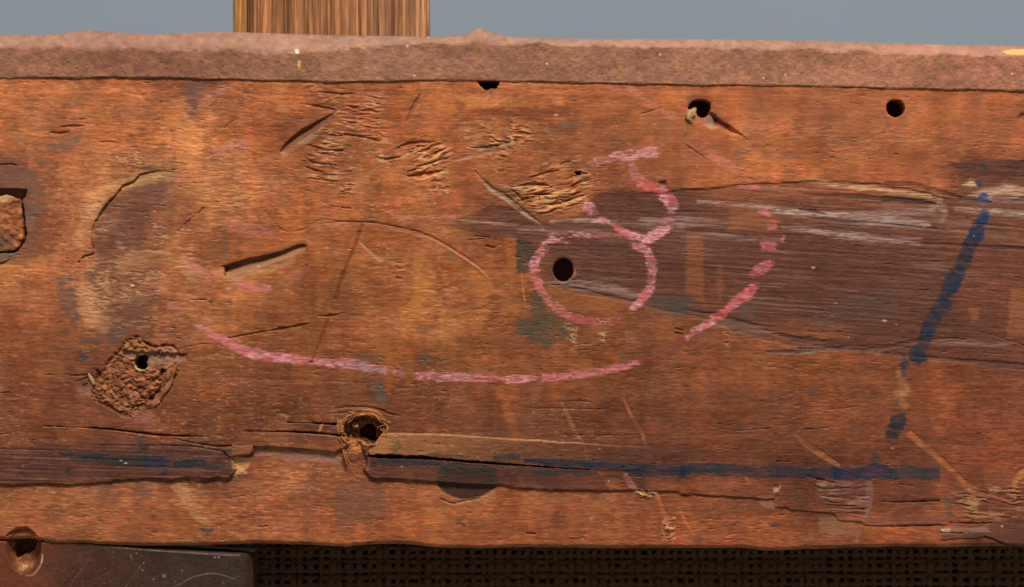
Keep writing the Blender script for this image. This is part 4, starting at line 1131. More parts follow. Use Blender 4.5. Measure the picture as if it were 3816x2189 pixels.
# ---- rotted plug cut by the left edge
PL = part('plug', 'rough orange plug in a dark square seat at the left edge')
SEAT = q('E', [(-480, 310), (0, 318), (120, 320), (250, 325), (240, 390), (205, 420), (225, 520), (235, 640), (255, 740), (225, 830), (170, 905), (120, 930), (-480, 930)])
w, X, Y, d, m = W.poly_mask(SEAT, 3, 2, 115, 12, 10)
W.H[w] -= m * 42
PLUG = q('E', [(-420, 380), (0, 385), (50, 370), (110, 390), (180, 410), (200, 440), (210, 560), (222, 650), (222, 790), (190, 860), (150, 905), (60, 915), (-420, 920)])
w, X, Y, d, m = W.poly_mask(PLUG, 3, 2, 116, 12, 10)
W.H[w] = W.H[w] * (1 - m) + m * (-4 + 16 * (fbm(X, Y, 22, 18, 117, 3) - .5))
W.mix(w, m * .75, lin(146, 82, 46))
W.C[w] *= np.exp(m * 1.6 * (fbm(X, Y, 17, 13, 118, 3) - .5))[..., None]
W.R[w] = W.R[w] * (1 - m) + .8 * m
W.L[w] = np.where(d < 2, PL, W.L[w])
W.stain('E', [(-20, 380), (50, 365), (140, 400), (100, 440), (-20, 440)], lin(206, 160, 112), .7, soft=4, jit=4)
W.stain('E', [(-20, 740), (100, 740), (150, 900), (-20, 930)], lin(84, 70, 54), .8, soft=8, jit=8)
W.stain('E', [(-20, 930), (200, 910), (180, 980), (90, 990), (30, 1040), (-20, 1040)], lin(96, 84, 74), .7, soft=6, jit=5)
W.groove('E', [(0, 1035), (80, 1000), (95, 960)], [3, 4, 2], 10, jit=1)
W.stain('E', [(230, 400), (290, 430), (400, 500), (330, 620), (250, 700), (230, 500)], lin(104, 84, 76), .65, soft=8, jit=8)
W.stain('E', [(230, 740), (330, 770), (290, 800), (230, 840)], lin(92, 66, 52), .7, soft=6, jit=6)

# ---- big ragged bolt hole
PG = part('bolt_hole', 'big ragged bolt hole with torn fibres round it')
COLR = q('B', [(350, 480), (360, 420), (470, 420), (540, 330), (650, 260), (780, 225), (950, 215), (1110, 240), (1170, 290), (1200, 370), (1340, 465), (1310, 500),
               (1290, 640), (1200, 690), (1080, 850), (960, 880), (850, 870), (800, 1000), (700, 1000), (560, 960), (480, 850), (440, 740), (360, 640)])
w, X, Y, d, m = W.poly_mask(COLR, 3, 3, 121, 10, 6)
ang = np.arctan2(Y - 1612, X - 1365)
rr = np.hypot(X - 1365, Y - 1612)
ring = fbm(ang * 90, rr, 60, 6, 122, 3) - .5
W.H[w] += m * (3 + 18 * ring)
W.mix(w, m * .75, lin(178, 112, 60))
W.C[w] *= np.exp(m * 1.7 * ring)[..., None]
W.mix(w, m * .55 * sstep(.1, .25, ring), lin(216, 160, 98))
W.R[w] = W.R[w] * (1 - m) + .8 * m
W.L[w] = np.where(d < 0, PG, W.L[w])
INN = q('B', [(480, 500), (560, 430), (680, 370), (800, 345), (920, 345), (1050, 390), (1160, 480), (1230, 520), (1250, 580), (1160, 690), (1070, 800), (1050, 850),
              (900, 860), (800, 790), (640, 780), (560, 760), (520, 680), (490, 600)])
w, X, Y, d, m = W.poly_mask(INN, 3, 3, 123, 10, 8)
W.H[w] -= m * (70 + 40 * (fbm(X, Y, 14, 14, 124, 2) - .5))
W.mix(w, m * .7, lin(110, 72, 44))
W.L[w] = np.where(d < 0, PG, W.L[w])
w, X, Y, d, m = W.poly_mask(q('B', [(600, 700), (680, 760), (760, 780), (820, 860), (780, 990), (700, 960), (600, 880), (560, 800)]), 8, 4, 125, 10, 8)
W.H[w] = W.H[w] * (1 - m) + m * (-22 + 24 * (fbm(X, Y, 10, 10, 126, 2) - .5))
W.hole(q('B', [(770, 620), (880, 520), (980, 510), (1040, 570), (1050, 700), (1060, 800), (960, 790), (850, 740), (780, 720)]), 260)
w, X, Y, d, m = W.poly_mask(q('B', [(610, 520), (650, 470), (720, 460), (760, 510), (740, 570), (670, 580)]), 3, 1, 127, 10, 8)
W.H[w] += m * 40
W.mix(w, m, lin(196, 130, 60))
# swollen grain around the bolt hole
for pts, ws, dp in [([(300, 210), (520, 190), (800, 180), (1100, 220), (1300, 300), (1520, 350)], [2, 5, 6, 6, 5, 2], 6), ([(250, 300), (450, 290), (600, 250)], [2, 4, 2], 5)]:
    W.groove('B', pts, ws, dp, jit=1, seed=128)

# ---- hole at the bottom left edge: the lip turns in
lipd = np.hypot((xx - 80), (yy - 2022) * 1.0)
lm = sstep(62, 40, lipd)
W.H -= 22 * lm
W.mix(..., lm * .6, lin(150, 88, 48))
W.groove('I', [(60, 250), (120, 215), (200, 195), (280, 205), (350, 260), (400, 300)], [3, 4, 5, 5, 4, 3], 12, jit=1)

# ---- chalk drawing
PINK, PALE, RED, ROSE, FAINT = lin(208, 114, 120), lin(222, 150, 150), lin(212, 84, 84), lin(172, 92, 96), lin(180, 112, 104)


def chalk(k, pts, ws, c, a, pid, speck=.55, seed=131, soft=3.5, jit=4.5, c2=None, pore=.45):
    p = q(k, pts)
    p = smooth(p) if len(p) > 2 else p
    sc = PAN[k][2]
    wsp = [v * sc * (.88 if pid in (PC2, PC3, PC4) else 1) for v in spread(ws, len(p))]
    w = W.win(p, max(wsp) + 26)
    X, Y = W.xx[w], W.yy[w]
    d, side, run = dist_line(X, Y, p, wsp)
    dj = d + (fbm(X, Y, 34, 4.2, seed, 3) - .5) * 4.6 * jit + .04 * max(wsp)
    m = sstep(soft, -soft, dj)
    m = m * np.where((run < 1e-4) | (run > 1 - 1e-4), .3, 1)
    hi = sstep(-2.5, 2.5, W.H[w] - fbm(X, Y, 60, 40, 15, 2) * 0 - np.median(W.H[w]))
    sp = sstep(.38, .56, fbm(X, Y, 15, 4.4, seed + 1, 2) * .62 + .38 * fbm(X, Y, 70, 24, seed + 2, 2))
    speck = min(1, speck * 1.25)
    m = m * (1 - speck + speck * sp) * (.7 + .3 * hi)
    m = m * (1 - pore * sstep(.56, .66, fbm(X, Y, 22, 3.6, seed + 4, 2)))
    cc = np.asarray(c)
    if c2 is not None:
        f = sstep(.42, .6, fbm(X, Y, 40, 16, seed + 5, 2))[..., None]
        cc = cc * (1 - f) + np.asarray(c2) * f
    W.C[w] = W.C[w] * (1 - (a * m)[..., None]) + cc * (a * m)[..., None]
    W.R[w] = W.R[w] * (1 - m) + .85 * m
    W.H[w] += .9 * m
    if pid:
        W.L[w] = np.where((d < 1.5) & (W.L[w] != PH), pid, W.L[w])


PC1 = part('chalk_line', 'long pink chalk curve like a smile')
PC2 = part('chalk_line', 'pink chalk circle round the oval nail hole')
PC3 = part('chalk_line', 'pink chalk hook above the circle')
PC4 = part('chalk_line', 'red and pink chalk curve rising on the right')
chalk(4, [(1450, 960), (1560, 1020), (1640, 1065), (1760, 1125), (1900, 1175), (2100, 1205), (2300, 1225), (2560, 1248)], [14, 26, 30, 34, 38, 34, 34, 36], PINK, .85, PC1, .5, c2=PALE)
chalk(5, [(-20, 1238), (100, 1255), (200, 1278), (335, 1300)], [34, 36, 36, 26], lin(196, 130, 134), .8, PC1, .6, c2=lin(160, 128, 134))
chalk(5, [(385, 1310), (470, 1330)], [24, 24], PINK, .75, PC1, .6)
chalk(5, [(552, 1340), (700, 1345), (900, 1350), (1125, 1362)], [28, 30, 28, 34], lin(206, 136, 140), .9, PC1, .5, c2=PINK)
chalk(5, [(1130, 1358), (1220, 1355)], [8, 8], PINK, .8, PC1, .5)
chalk(5, [(1225, 1362), (1320, 1365), (1450, 1350)], [32, 32, 18], PINK, .88, PC1, .55, c2=PALE)
chalk(5, [(1490, 1352), (1650, 1340), (1900, 1310), (2050, 1282), (2220, 1240)], [34, 30, 32, 28, 22], PINK, .85, PC1, .55, c2=lin(200, 116, 116))
chalk(5, [(2230, 1232), (2400, 1150), (2560, 1060)], [24, 32, 34], lin(140, 52, 54), .85, PC1, .45, c2=lin(120, 48, 46))
chalk(6, [(30, 1060), (90, 1010), (170, 965), (240, 925)], [18, 30, 38, 30], PALE, .9, PC4, .5, c2=PINK)
chalk(6, [(210, 910), (290, 885), (340, 845)], [20, 34, 20], RED, .9, PC4, .4, c2=lin(220, 110, 110))
chalk(6, [(330, 850), (400, 790), (480, 730), (540, 670)], [36, 46, 48, 36], lin(212, 106, 106), .9, PC4, .45, c2=PINK)
chalk(6, [(470, 700), (550, 680)], [22, 16], RED, .85, PC4, .4)
chalk(6, [(510, 595), (580, 545), (660, 500)], [34, 52, 34], PINK, .85, PC4, .5, c2=RED)
chalk(6, [(590, 380), (640, 365), (695, 380)], [26, 40, 26], lin(206, 100, 100), .8, PC4, .5, c2=PINK)
chalk(6, [(590, 420), (610, 400)], [12, 12], ROSE, .6, PC4, .5)
chalk(6, [(740, 340), (755, 300)], [14, 10], PINK, .8, PC4, .4)
chalk(6, [(640, 262), (660, 220), (700, 250)], [20, 40, 16], lin(200, 104, 100), .7, PC4, .6, c2=ROSE)
chalk(6, [(560, 115), (620, 125), (650, 160)], [14, 32, 18], PINK, .75, PC4, .5)
chalk(3, [(410, 1385), (500, 1388), (580, 1400)], [20, 26, 14], lin(204, 104, 104), .75, None, .6)
chalk(3, [(0, 640), (60, 660)], [30, 20], FAINT, .0, None)
chalk(2, [(1910, 640), (2060, 655), (2180, 690), (2260, 760), (2330, 810), (2420, 850), (2490, 890)], [24, 26, 28, 28, 24, 32, 30], lin(196, 112, 96), .55, None, .7)
chalk(3, [(60, 1060), (150, 1080), (230, 1160), (330, 1230), (400, 1270)], [50, 46, 34, 40, 30], lin(200, 118, 100), .5, None, .6)
chalk(3, [(-60, 620), (0, 690)], [1, 1], FAINT, .0, None)
# hook
chalk(2, [(1880, 1210), (2000, 1180), (2080, 1165), (2200, 1145), (2350, 1130)], [36, 36, 46, 52, 44], lin(206, 134, 132), .75, PC3, .6, c2=PALE)
chalk(2, [(2150, 1210), (2190, 1310), (2240, 1370)], [24, 44, 60], lin(200, 124, 118), .65, PC3, .6)
chalk(2, [(2220, 1365), (2320, 1400), (2420, 1440)], [44, 50, 44], PINK, .8, PC3, .55, c2=RED)
chalk(5, [(2370, 5), (2430, 30), (2460, 60), (2450, 120)], [30, 52, 56, 28], lin(206, 108, 106), .88, PC3, .45, c2=PALE)
chalk(5, [(2400, 185), (2460, 180)], [22, 16], PINK, .75, PC3, .5)
chalk(5, [(2440, 235), (2380, 265), (2310, 305), (2230, 335)], [26, 46, 44, 32], lin(214, 116, 114), .88, PC3, .45, c2=PALE)
chalk(5, [(1800, 75), (1840, 90), (1875, 115)], [44, 52, 40], PALE, .92, PC3, .3, c2=PINK)
chalk(5, [(1870, 185), (1930, 178), (1995, 195)], [14, 24, 16], PALE, .92, PC3, .35)
chalk(5, [(2010, 215), (2070, 250), (2130, 280), (2220, 310)], [16, 38, 30, 26], lin(214, 106, 104), .88, PC3, .45, c2=PALE)
# circle
chalk(5, [(1550, 300), (1640, 292), (1760, 292), (1850, 300)], [20, 24, 24, 14], PALE, .85, PC2, .75, c2=PINK)
chalk(5, [(1490, 355), (1580, 330), (1690, 345)], [16, 26, 20], PALE, .88, PC2, .7, c2=PINK)
chalk(5, [(1840, 300), (1960, 300), (2090, 300), (2180, 320)], [16, 18, 24, 26], lin(196, 112, 106), .75, PC2, .65, c2=PINK)
chalk(5, [(1510, 395), (1480, 430), (1440, 490), (1430, 540), (1465, 575)], [36, 40, 46, 42, 26], PALE, .92, PC2, .6, c2=PINK)
chalk(5, [(1420, 615), (1460, 640), (1480, 690), (1520, 750), (1570, 805), (1630, 850), (1700, 895)], [24, 36, 36, 36, 38, 36, 36], lin(198, 112, 108), .85, PC2, .5, c2=PINK)
chalk(5, [(1690, 890), (1760, 915), (1850, 940), (1920, 970)], [40, 36, 34, 20], lin(176, 84, 82), .8, PC2, .6)
chalk(5, [(1900, 955), (1980, 945), (2070, 905)], [24, 38, 34], lin(168, 84, 76), .75, PC2, .6)
chalk(5, [(2150, 845), (2200, 810), (2240, 790)], [24, 34, 30], PALE, .88, PC2, .5)
chalk(5, [(2210, 780), (2255, 740), (2300, 700)], [24, 44, 36], lin(212, 110, 106), .88, PC2, .4, c2=PINK)
chalk(5, [(2300, 690), (2305, 620), (2310, 540), (2290, 450), (2240, 395), (2160, 365)], [34, 40, 40, 40, 42, 30], lin(202, 118, 112), .8, PC2, .5, c2=PALE)
# faint rubbed remains
for k, pts, ws, c, a in [
    (4, [(1340, 450), (1400, 500), (1470, 550), (1555, 605)], [8, 22, 30, 26], PINK, .75),
    (4, [(1715, 650), (1800, 665), (1900, 690), (2020, 695)], [18, 26, 34, 26], PINK, .7),
    (4, [(1700, 235), (1800, 250), (1900, 260), (2030, 275)], [40, 44, 36, 30], lin(184, 112, 100), .5),
    (4, [(2120, 640), (2200, 600), (2250, 580)], [24, 34, 20], lin(180, 106, 86), .45),
    (4, [(1260, 800), (1320, 840), (1330, 880)], [24, 32, 12], lin(184, 108, 100), .55),
    (4, [(1050, 640), (1130, 690)], [36, 20], lin(180, 108, 100), .4),
    (4, [(880, 340), (900, 400)], [20, 24], lin(184, 118, 118), .5),
    (4, [(1200, 60), (1250, 30)], [24, 24], lin(160, 116, 118), .45),
    (1, [(1500, 770), (1580, 720), (1660, 670), (1740, 635)], [22, 30, 34, 14], lin(204, 134, 118), .6),
    (1, [(1580, 1140), (1660, 1110), (1740, 1080), (1830, 1075)], [20, 20, 36, 36], lin(198, 130, 124), .6),
    ('E', [(1650, 260), (1720, 210), (1760, 180)], [36, 44, 20], lin(176, 104, 94), .55),
    ('E', [(1610, 370), (1650, 340)], [24, 24], lin(188, 118, 106), .55),
    ('E', [(1540, 480), (1570, 420)], [26, 26], lin(150, 112, 112), .5),
    ('E', [(1130, 820), (1160, 890)], [16, 24], lin(180, 112, 108), .5),
    ('E', [(1010, 660), (1100, 650)], [40, 30], lin(164, 118, 112), .4),
    (5, [(420, 185), (480, 190), (520, 160)], [24, 36, 24], lin(190, 122, 108), .6),
    (5, [(600, 180), (680, 180)], [30, 30], lin(176, 108, 88), .4),
    (5, [(670, 170), (760, 170), (855, 178)], [26, 28, 22], lin(200, 118, 112), .65),
    (7, [(1050, 230), (1130, 190)], [50, 36], lin(150, 108, 104), .45),
    ('D', [(40, 640), (180, 720)], [120, 90], lin(196, 116, 104), .45),
]:
    chalk(k, pts, ws, c, a, None, .6, 141, 8, 7)

# ---- blue crayon
NAVY, BLUE, DUSK = lin(46, 56, 80), lin(48, 84, 150), lin(62, 66, 76)
PX1 = part('crayon_line', 'dashed blue crayon line slanting down the right side')
PX2 = part('crayon_line', 'long horizontal dark blue crayon line')
PX3 = part('crayon_line', 'short dark blue crayon smear at lower left')


def crayon(k, pts, ws, c, a, pid, speck=.45, seed=151, c2=None):
    solid = pid == PX1
    ws = [v * .98 for v in ws] if solid else ws
    c = np.asarray(c) * np.array([.20, .48, .40])
    c2 = None if c2 is None else np.asarray(c2) * np.array([.2, .48, .46])
    a, speck = min(.97, a * 1.08), speck * .8
    ws = [v * 1.12 for v in ws]
    chalk(k, pts, ws, c, a, pid, speck * (.3 if solid else .5), seed, 3, 5 if solid else 6, c2, .08)


for pts, ws, c, c2, a in [
    ([(2200, 20), (2240, 15), (2280, 45)], [24, 30, 12], lin(104, 128, 178), BLUE, .9),
    ([(2180, 195), (2230, 180), (2265, 130)], [28, 38, 22], lin(48, 86, 160), lin(70, 104, 170), .95),
    ([(2185, 250), (2180, 290), (2150, 330)], [54, 62, 50], lin(48, 76, 140), lin(44, 66, 120), .95),
    ([(2120, 360), (2100, 375)], [44, 30], lin(62, 66, 84), None, .8),
    ([(2110, 430), (2090, 480)], [46, 56], lin(58, 66, 96), NAVY, .8),
    ([(2080, 520), (2060, 545)], [26, 40], lin(66, 76, 104), None, .7),
    ([(2040, 575), (2010, 620), (1985, 680), (1955, 720)], [58, 60, 60, 40], lin(44, 62, 104), NAVY, .92),
    ([(1970, 770), (1930, 820)], [50, 56], NAVY, lin(48, 66, 104), .85),
    ([(1890, 865), (1865, 890)], [56, 56], lin(42, 56, 92), NAVY, .92),
    ([(1840, 950), (1820, 1010), (1800, 1070)], [52, 52, 42], lin(50, 66, 100), NAVY, .85),
    ([(1780, 1150), (1750, 1180), (1730, 1230)], [60, 66, 40], lin(50, 62, 88), lin(60, 66, 80), .9),
    ([(1660, 1225), (1640, 1290), (1645, 1345)], [34, 30, 10], lin(64, 78, 110), NAVY, .75)]:
    crayon(6, pts, ws, c, a, PX1, .45, 151, c2)
crayon(6, [(2255, 100), (2200, 230), (2150, 330), (2085, 480), (2040, 575), (1965, 700), (1900, 850), (1830, 970), (1790, 1090), (1740, 1230)], [30, 46, 48, 44, 48, 46, 46, 42, 38, 34], lin(52, 58, 80), .55, PX1, .8, 163)
crayon(3, [(2190, 1380), (2215, 1350)], [22, 26], lin(76, 84, 108), .8, PX1)
crayon(3, [(2230, 1240), (2240, 1215)], [24, 20], lin(74, 76, 86), .7, None)
for pts, ws, c, a in [
    ([(1605, 40), (1595, 100)], [10, 14], lin(72, 78, 92), .7),
    ([(1590, 170), (1600, 220), (1575, 280)], [50, 58, 44], lin(52, 56, 76), .92),
    ([(1560, 290), (1550, 350)], [50, 44], lin(50, 54, 68), .9),
    ([(1430, 450), (1430, 490), (1450, 530)], [20, 28, 34], lin(70, 72, 80), .7)]:
    crayon(9, pts, ws, c, a, PX1, .4, 153)
crayon(8, [(225, 530), (330, 520), (450, 520), (600, 530), (750, 535)], [20, 26, 26, 22, 14], lin(60, 64, 76), .85, PX2)
crayon(8, [(640, 470), (780, 480), (950, 490)], [10, 18, 12], lin(86, 74, 62), .7, PX2)
crayon(8, [(740, 560), (900, 590), (1150, 570)], [16, 26, 16], lin(66, 62, 68), .6, PX2)
crayon(8, [(1130, 490), (1230, 490), (1330, 492)], [20, 26, 16], lin(64, 66, 74), .85, PX2)
crayon(8, [(1360, 512), (1500, 520), (1650, 530), (1850, 538), (2100, 552), (2300, 565), (2560, 580)], [20, 24, 26, 24, 24, 26, 34], lin(56, 66, 86), .88, PX2, .55, 154, NAVY)
crayon(8, [(1400, 590), (1550, 598), (1750, 600), (1900, 605)], [16, 18, 18, 10], lin(58, 64, 80), .75, PX2, .6, 155)
crayon(8, [(2100, 590), (2250, 605), (2400, 610), (2560, 605)], [12, 24, 28, 26], NAVY, .85, PX2, .5, 156)
crayon(8, [(390, 390), (430, 430)], [40, 40], lin(88, 80, 62), .6, None)
crayon(9, [(-20, 575), (150, 572), (320, 578), (500, 590), (720, 595)], [36, 36, 40, 40, 44], lin(58, 64, 82), .85, PX2, .6, 157, NAVY)
crayon(9, [(700, 598), (850, 598), (1000, 600), (1150, 605)], [44, 40, 36, 44], NAVY, .88, PX2, .5, 158)
crayon(9, [(1120, 605), (1230, 610), (1340, 612)], [40, 44, 34], lin(42, 56, 98), .92, PX2, .35, 159)
crayon(9, [(1340, 600), (1420, 595), (1480, 605), (1560, 612)], [44, 50, 48, 40], lin(44, 56, 92), .9, PX2, .4, 160)
crayon(9, [(1540, 608), (1700, 605), (1800, 605), (1915, 608)], [44, 46, 46, 50], lin(66, 70, 84), .88, PX2, .4, 161)
for pts, ws, c, a in [
    ([(440, 458), (600, 462), (720, 470), (820, 470)], [14, 14, 18, 10], lin(60, 58, 60), .85),
    ([(530, 510), (640, 495), (800, 505), (950, 510), (1100, 520)], [10, 18, 30, 40, 40], lin(62, 60, 66), .85),
    ([(1090, 520), (1180, 520), (1260, 525)], [38, 36, 26], lin(58, 66, 98), .9),
    ([(1290, 545), (1400, 530), (1530, 520)], [24, 30, 20], lin(54, 60, 76), .9),
    ([(1520, 550), (1620, 560), (1690, 572)], [12, 14, 8], lin(58, 66, 84), .8),
    ([(1040, 340), (1060, 390), (1085, 440)], [36, 24, 34], lin(72, 66, 66), .75),
    ([(490, 575), (520, 590)], [22, 26], lin(60, 60, 64), .8),
    ([(1210, 580), (1240, 600)], [30, 26], lin(68, 70, 84), .75),
    ([(1480, 370), (1550, 378), (1612, 372)], [10, 16, 12], lin(58, 58, 62), .85),
    ([(1655, 434), (1725, 440)], [14, 12], lin(58, 58, 62), .85),
    ([(1480, 1020), (1530, 1032), (1585, 1030)], [10, 16, 12], lin(66, 74, 86), .85),
    ([(590, 1150 - 1456), (640, 1215 - 1456)], [16, 16], lin(66, 72, 80), .8)]:
    crayon(7, pts, ws, c, a, PX3 if pts[0][1] > 300 and pts[0][1] < 620 else None, .5, 162)

# ---- specks of dust and pin marks
sx = np.array([rnd.uniform(0, 3816) for _ in range(170)])
sy = np.array([rnd.uniform(320, 2010) for _ in range(170)])
for i in range(170):
    r = rnd.choice([1.6, 2.0, 2.4, 3.0, 4.2])
    w = W.win([(sx[i], sy[i])], r * 2 + 4)
    m = sstep(r + 1.2, r - 1.2, np.hypot((W.xx[w] - sx[i]) / rnd.uniform(1, 2.2), W.yy[w] - sy[i]))
    if i % 3:
        W.mix(w, m * rnd.uniform(.4, .9), lin(64, 44, 36))
        W.H[w] -= 2 * m
    else:
        W.mix(w, m * rnd.uniform(.3, .6), lin(220, 178, 140))

# bottom arris worn round
e = (ybot(W.xs)[None, :] - yy)
W.H -= 16 * np.clip(1 - e / 16, 0, 1) ** 2
W.mix(..., .35 * sstep(14, 4, e) * sstep(.4, .6, fbm(xx, yy, 90, 20, 171, 2)), lin(196, 120, 62))

plank = thing('plank', 'weathered reddish brown wooden plank with pink chalk loops, blue crayon lines and nail holes', 'plank', (0, 0, -.097))
W.build(NAMES, {0: M_WOOD}, plank, .021, (0, 0, -.097))


# loose fibres and splinters
def sliver(name, pts, rads, mat, parent, org, c=None, label=None, nseg=6):
    """tapered bent splinter through 3-D points (grid units: x, y, height)"""
    P3 = [np.array([(x - CX) * S, -h * S, -(y - CY) * S]) - np.array(org) for x, y, h in pts]
    vs, fs = [], []
    for i, p in enumerate(P3):
        t = P3[min(i + 1, len(P3) - 1)] - P3[max(i - 1, 0)]
        t = t / (np.linalg.norm(t) + 1e-12)
        a = np.cross(t, (0, 1, 0))
        a = a / (np.linalg.norm(a) + 1e-12)
        b = np.cross(t, a)
        r = rads[i] * S
        for k in range(nseg):
            an = 2 * math.pi * k / nseg
            rr = r * (1 + .25 * math.sin(k * 2.1 + i))
            vs.append(p + a * math.cos(an) * rr + b * math.sin(an) * rr * .7)
    for i in range(len(P3) - 1):
        for k in range(nseg):
            k2 = (k + 1) % nseg
            fs.append((i * nseg + k, i * nseg + k2, (i + 1) * nseg + k2, (i + 1) * nseg + k))
    return vs, fs


def joined(name, parts, mat, parent, label=None, stuff=False):
    V, F_ = [], []
    for vs, fs in parts:
        b = len(V)
        V += list(vs)
        F_ += [tuple(b + i for i in f) for f in fs]
    o = mesh_obj(name, np.array(V), np.array(F_), mat, parent, label=label)
    if stuff:
        o['kind'] = 'stuff'
    return o


ORG = (0, 0, -.097)
fib = []
for pts, r in [(q('B', [(480, 950), (500, 1050), (530, 1150), (540, 1220)]), 4.0), (q('B', [(520, 960), (550, 1100), (590, 1180), (640, 1215)]), 2.6),
               (q('B', [(500, 1010), (600, 1020), (720, 1010), (800, 990)]), 3.2), (q('B', [(560, 960), (640, 1000), (760, 1050)]), 2.6),
               (q('B', [(440, 720), (500, 780), (550, 820)]), 4.5), (q('B', [(400, 730), (430, 790), (440, 810)]), 3),
               (q('B', [(370, 360), (375, 420), (400, 480)]), 2.2), (q('B', [(395, 450), (400, 540), (410, 640)]), 4),
               (q('B', [(440, 440), (435, 540), (450, 640)]), 3.4), (q('B', [(370, 500), (375, 600), (395, 650)]), 3),
               (q('B', [(640, 240), (760, 235), (900, 225)]), 2), (q('B', [(590, 270), (650, 300), (800, 300), (870, 290)]), 3),
               (q('B', [(480, 440), (560, 350), (680, 310)]), 3.2), (q('B', [(1100, 550), (1180, 520), (1240, 505)]), 1.1),
               (q('B', [(1150, 570), (1190, 610), (1260, 630)]), 2.2), (q('B', [(1210, 560), (1230, 610)]), 1.8),
               (q('B', [(960, 870), (1050, 860), (1110, 870)]), 3.2), (q('B', [(1050, 320), (1180, 400), (1330, 470)]), 3.6),
               (q('B', [(900, 300), (1050, 330), (1160, 430)]), 3)]:
    fib.append(sliver('', [(x, y, 4 + 3 * math.sin(i * 1.4)) for i, (x, y) in enumerate(pts)],
                      [r * (1 - .25 * i) + .4 for i in range(len(pts))], None, None, ORG))
for i in range(14):
    a = rnd.uniform(math.pi, 2 * math.pi + .3)
    rr = rnd.uniform(.86, 1.1)
    x, y = 1362 + 88 * rr * math.cos(a), 1612 + 72 * rr * math.sin(a)
    L = rnd.uniform(14, 32)
    tx, ty = -math.sin(a), math.cos(a)
    b = rnd.uniform(-.5, .5)
    fib.append(sliver('', [(x - tx * L / 2, y - ty * L / 2, 5), (x + b * 4, y + b * 4, 9), (x + tx * L / 2, y + ty * L / 2, 5)],
                      [.6, rnd.uniform(1, 1.8), .5], None, None, ORG))
joined('fibre', fib, M_FIBRE, plank, 'frayed pale fibres round the big bolt hole', True)
M_CURL = surf_mat('fibre_curl', (900, 900, 900), .3, .8, (1500, 1500, 1500), .0003, base=tuple(lin(138, 82, 50)), gloss=.75)
M_SPL = surf_mat('pale_splinter', (700, 700, 700), .2, .8, (1500, 1500, 1500), .0003, base=tuple(lin(172, 132, 84)), gloss=.7)
joined('splinter', [sliver('', [(x, y, -3 + 5 * math.sin(i * .8)) for i, (x, y) in enumerate(smooth(q('A', pts), 4))],
                           spread([5, 9, 11, 10, 8, 3], len(smooth(q('A', pts), 4))), None, None, ORG)
                    for pts in ([(1620, 610), (1590, 720), (1530, 870), (1430, 1020), (1340, 1110), (1180, 1180), (1010, 1230)],
                                [(1530, 650), (1510, 780), (1480, 860)], [(1400, 1120), (1250, 1190), (1080, 1235)])],
       M_CURL, plank, 'curled strand along the right side of the rotted patch')
joined('splinter', [sliver('', [(x, y, h) for (x, y), h in zip(q('D', pts), hs)], rs, None, None, ORG) for pts, hs, rs in (
    ([(690, 480), (650, 560), (580, 620), (520, 720), (600, 830)], (-40, -6, 6, 6, 2), (6, 9, 15, 14, 5)),
    ([(520, 590), (600, 610), (650, 680)], (8, 9, 5), (7, 12, 6)))], M_SPL, plank, 'pale splinter at the torn nail hole')
joined('splinter', [sliver('', [(x, y, h) for (x, y), h in zip(q('A', pts), (4, 6, 4, 0))], (3, 6, 7, 6), None, None, ORG) for pts in (
    [(325, 695), (350, 750), (380, 800), (400, 860)],)], M_SPL, plank, 'small upright splinter left of the rotted patch')

# ------------------------------------------------------------------ felt-like edging strip along the top
f_top = polyfun([(-140, 132), (0, 128), (120, 131), (230, 122), (280, 114), (325, 109), (370, 113), (430, 119), (540, 127), (640, 124), (700, 120), (800, 117),
                 (900, 119), (1000, 122), (1100, 126), (1272, 130), (1590, 135), (1690, 133), (1730, 128), (1755, 116), (1778, 105), (1796, 104), (1815, 114),
                 (1850, 126), (1900, 134), (2000, 140), (2200, 143), (2440, 143), (2544, 144), (2700, 145), (3045, 150), (3250, 157), (3400, 161), (3600, 166), (3816, 170), (4000, 172)])
f_bot = polyfun([(-140, 292), (0, 291), (430, 287), (640, 290), (900, 296), (1272, 305), (1420, 303), (1600, 299), (1800, 301), (2000, 304), (2200, 309), (2400, 313),
                 (2544, 316), (2800, 318), (3045, 322), (3400, 331), (3600, 334), (3816, 338), (4000, 340)])
f_rid = polyfun([(-140, 190), (0, 186), (500, 188), (900, 200), (1100, 206), (1400, 178), (1600, 165), (2000, 168), (2544, 182), (3000, 188), (3400, 204), (3816, 214), (4000, 214)])
B = Field(-240, 4260, 1430, lambda x: f_top(x) - 4, lambda x: f_bot(x) + 1.5 * np.sin(x / 37), 90)
X, Y = B.xx, B.yy
tr = (Y - B.yt) / (f_rid(X) + 30 * (fbm(X, Y * 0, 90, 10, 215, 3) - .5) + 14 * (fbm(X, Y, 22, 16, 216, 2) - .5) - B.yt)                       # 0 at the top back edge, 1 at the front ridge
B.H[:] = 9 - np.where(tr < 1, (1 - np.clip(tr, -1, 1)) ** 1.5 * 95, 0)
B.H += 2.4 * (fbm(X, Y, 15, 15, 201, 3) - .5) * 2 + 7 * (fbm(X, Y, 120, 70, 202, 2) - .5) + 1.6 * (fbm(X, Y, 7, 7, 203, 2) - .5)
eb = f_bot(X) - Y
B.H -= 3 * np.clip(1 - eb / 6, 0, 1) ** 2
base = np.stack([np.interp(X, [0, 600, 1300, 1900, 2600, 3300, 3816], v) for v in (
    [lin(c, 0, 0)[0] for c in (150, 146, 156, 158, 164, 170, 168)], [lin(0, c, 0)[1] for c in (106, 100, 112, 112, 116, 118, 114)],
    [lin(0, 0, c)[2] for c in (86, 82, 92, 92, 96, 98, 94)])], -1)
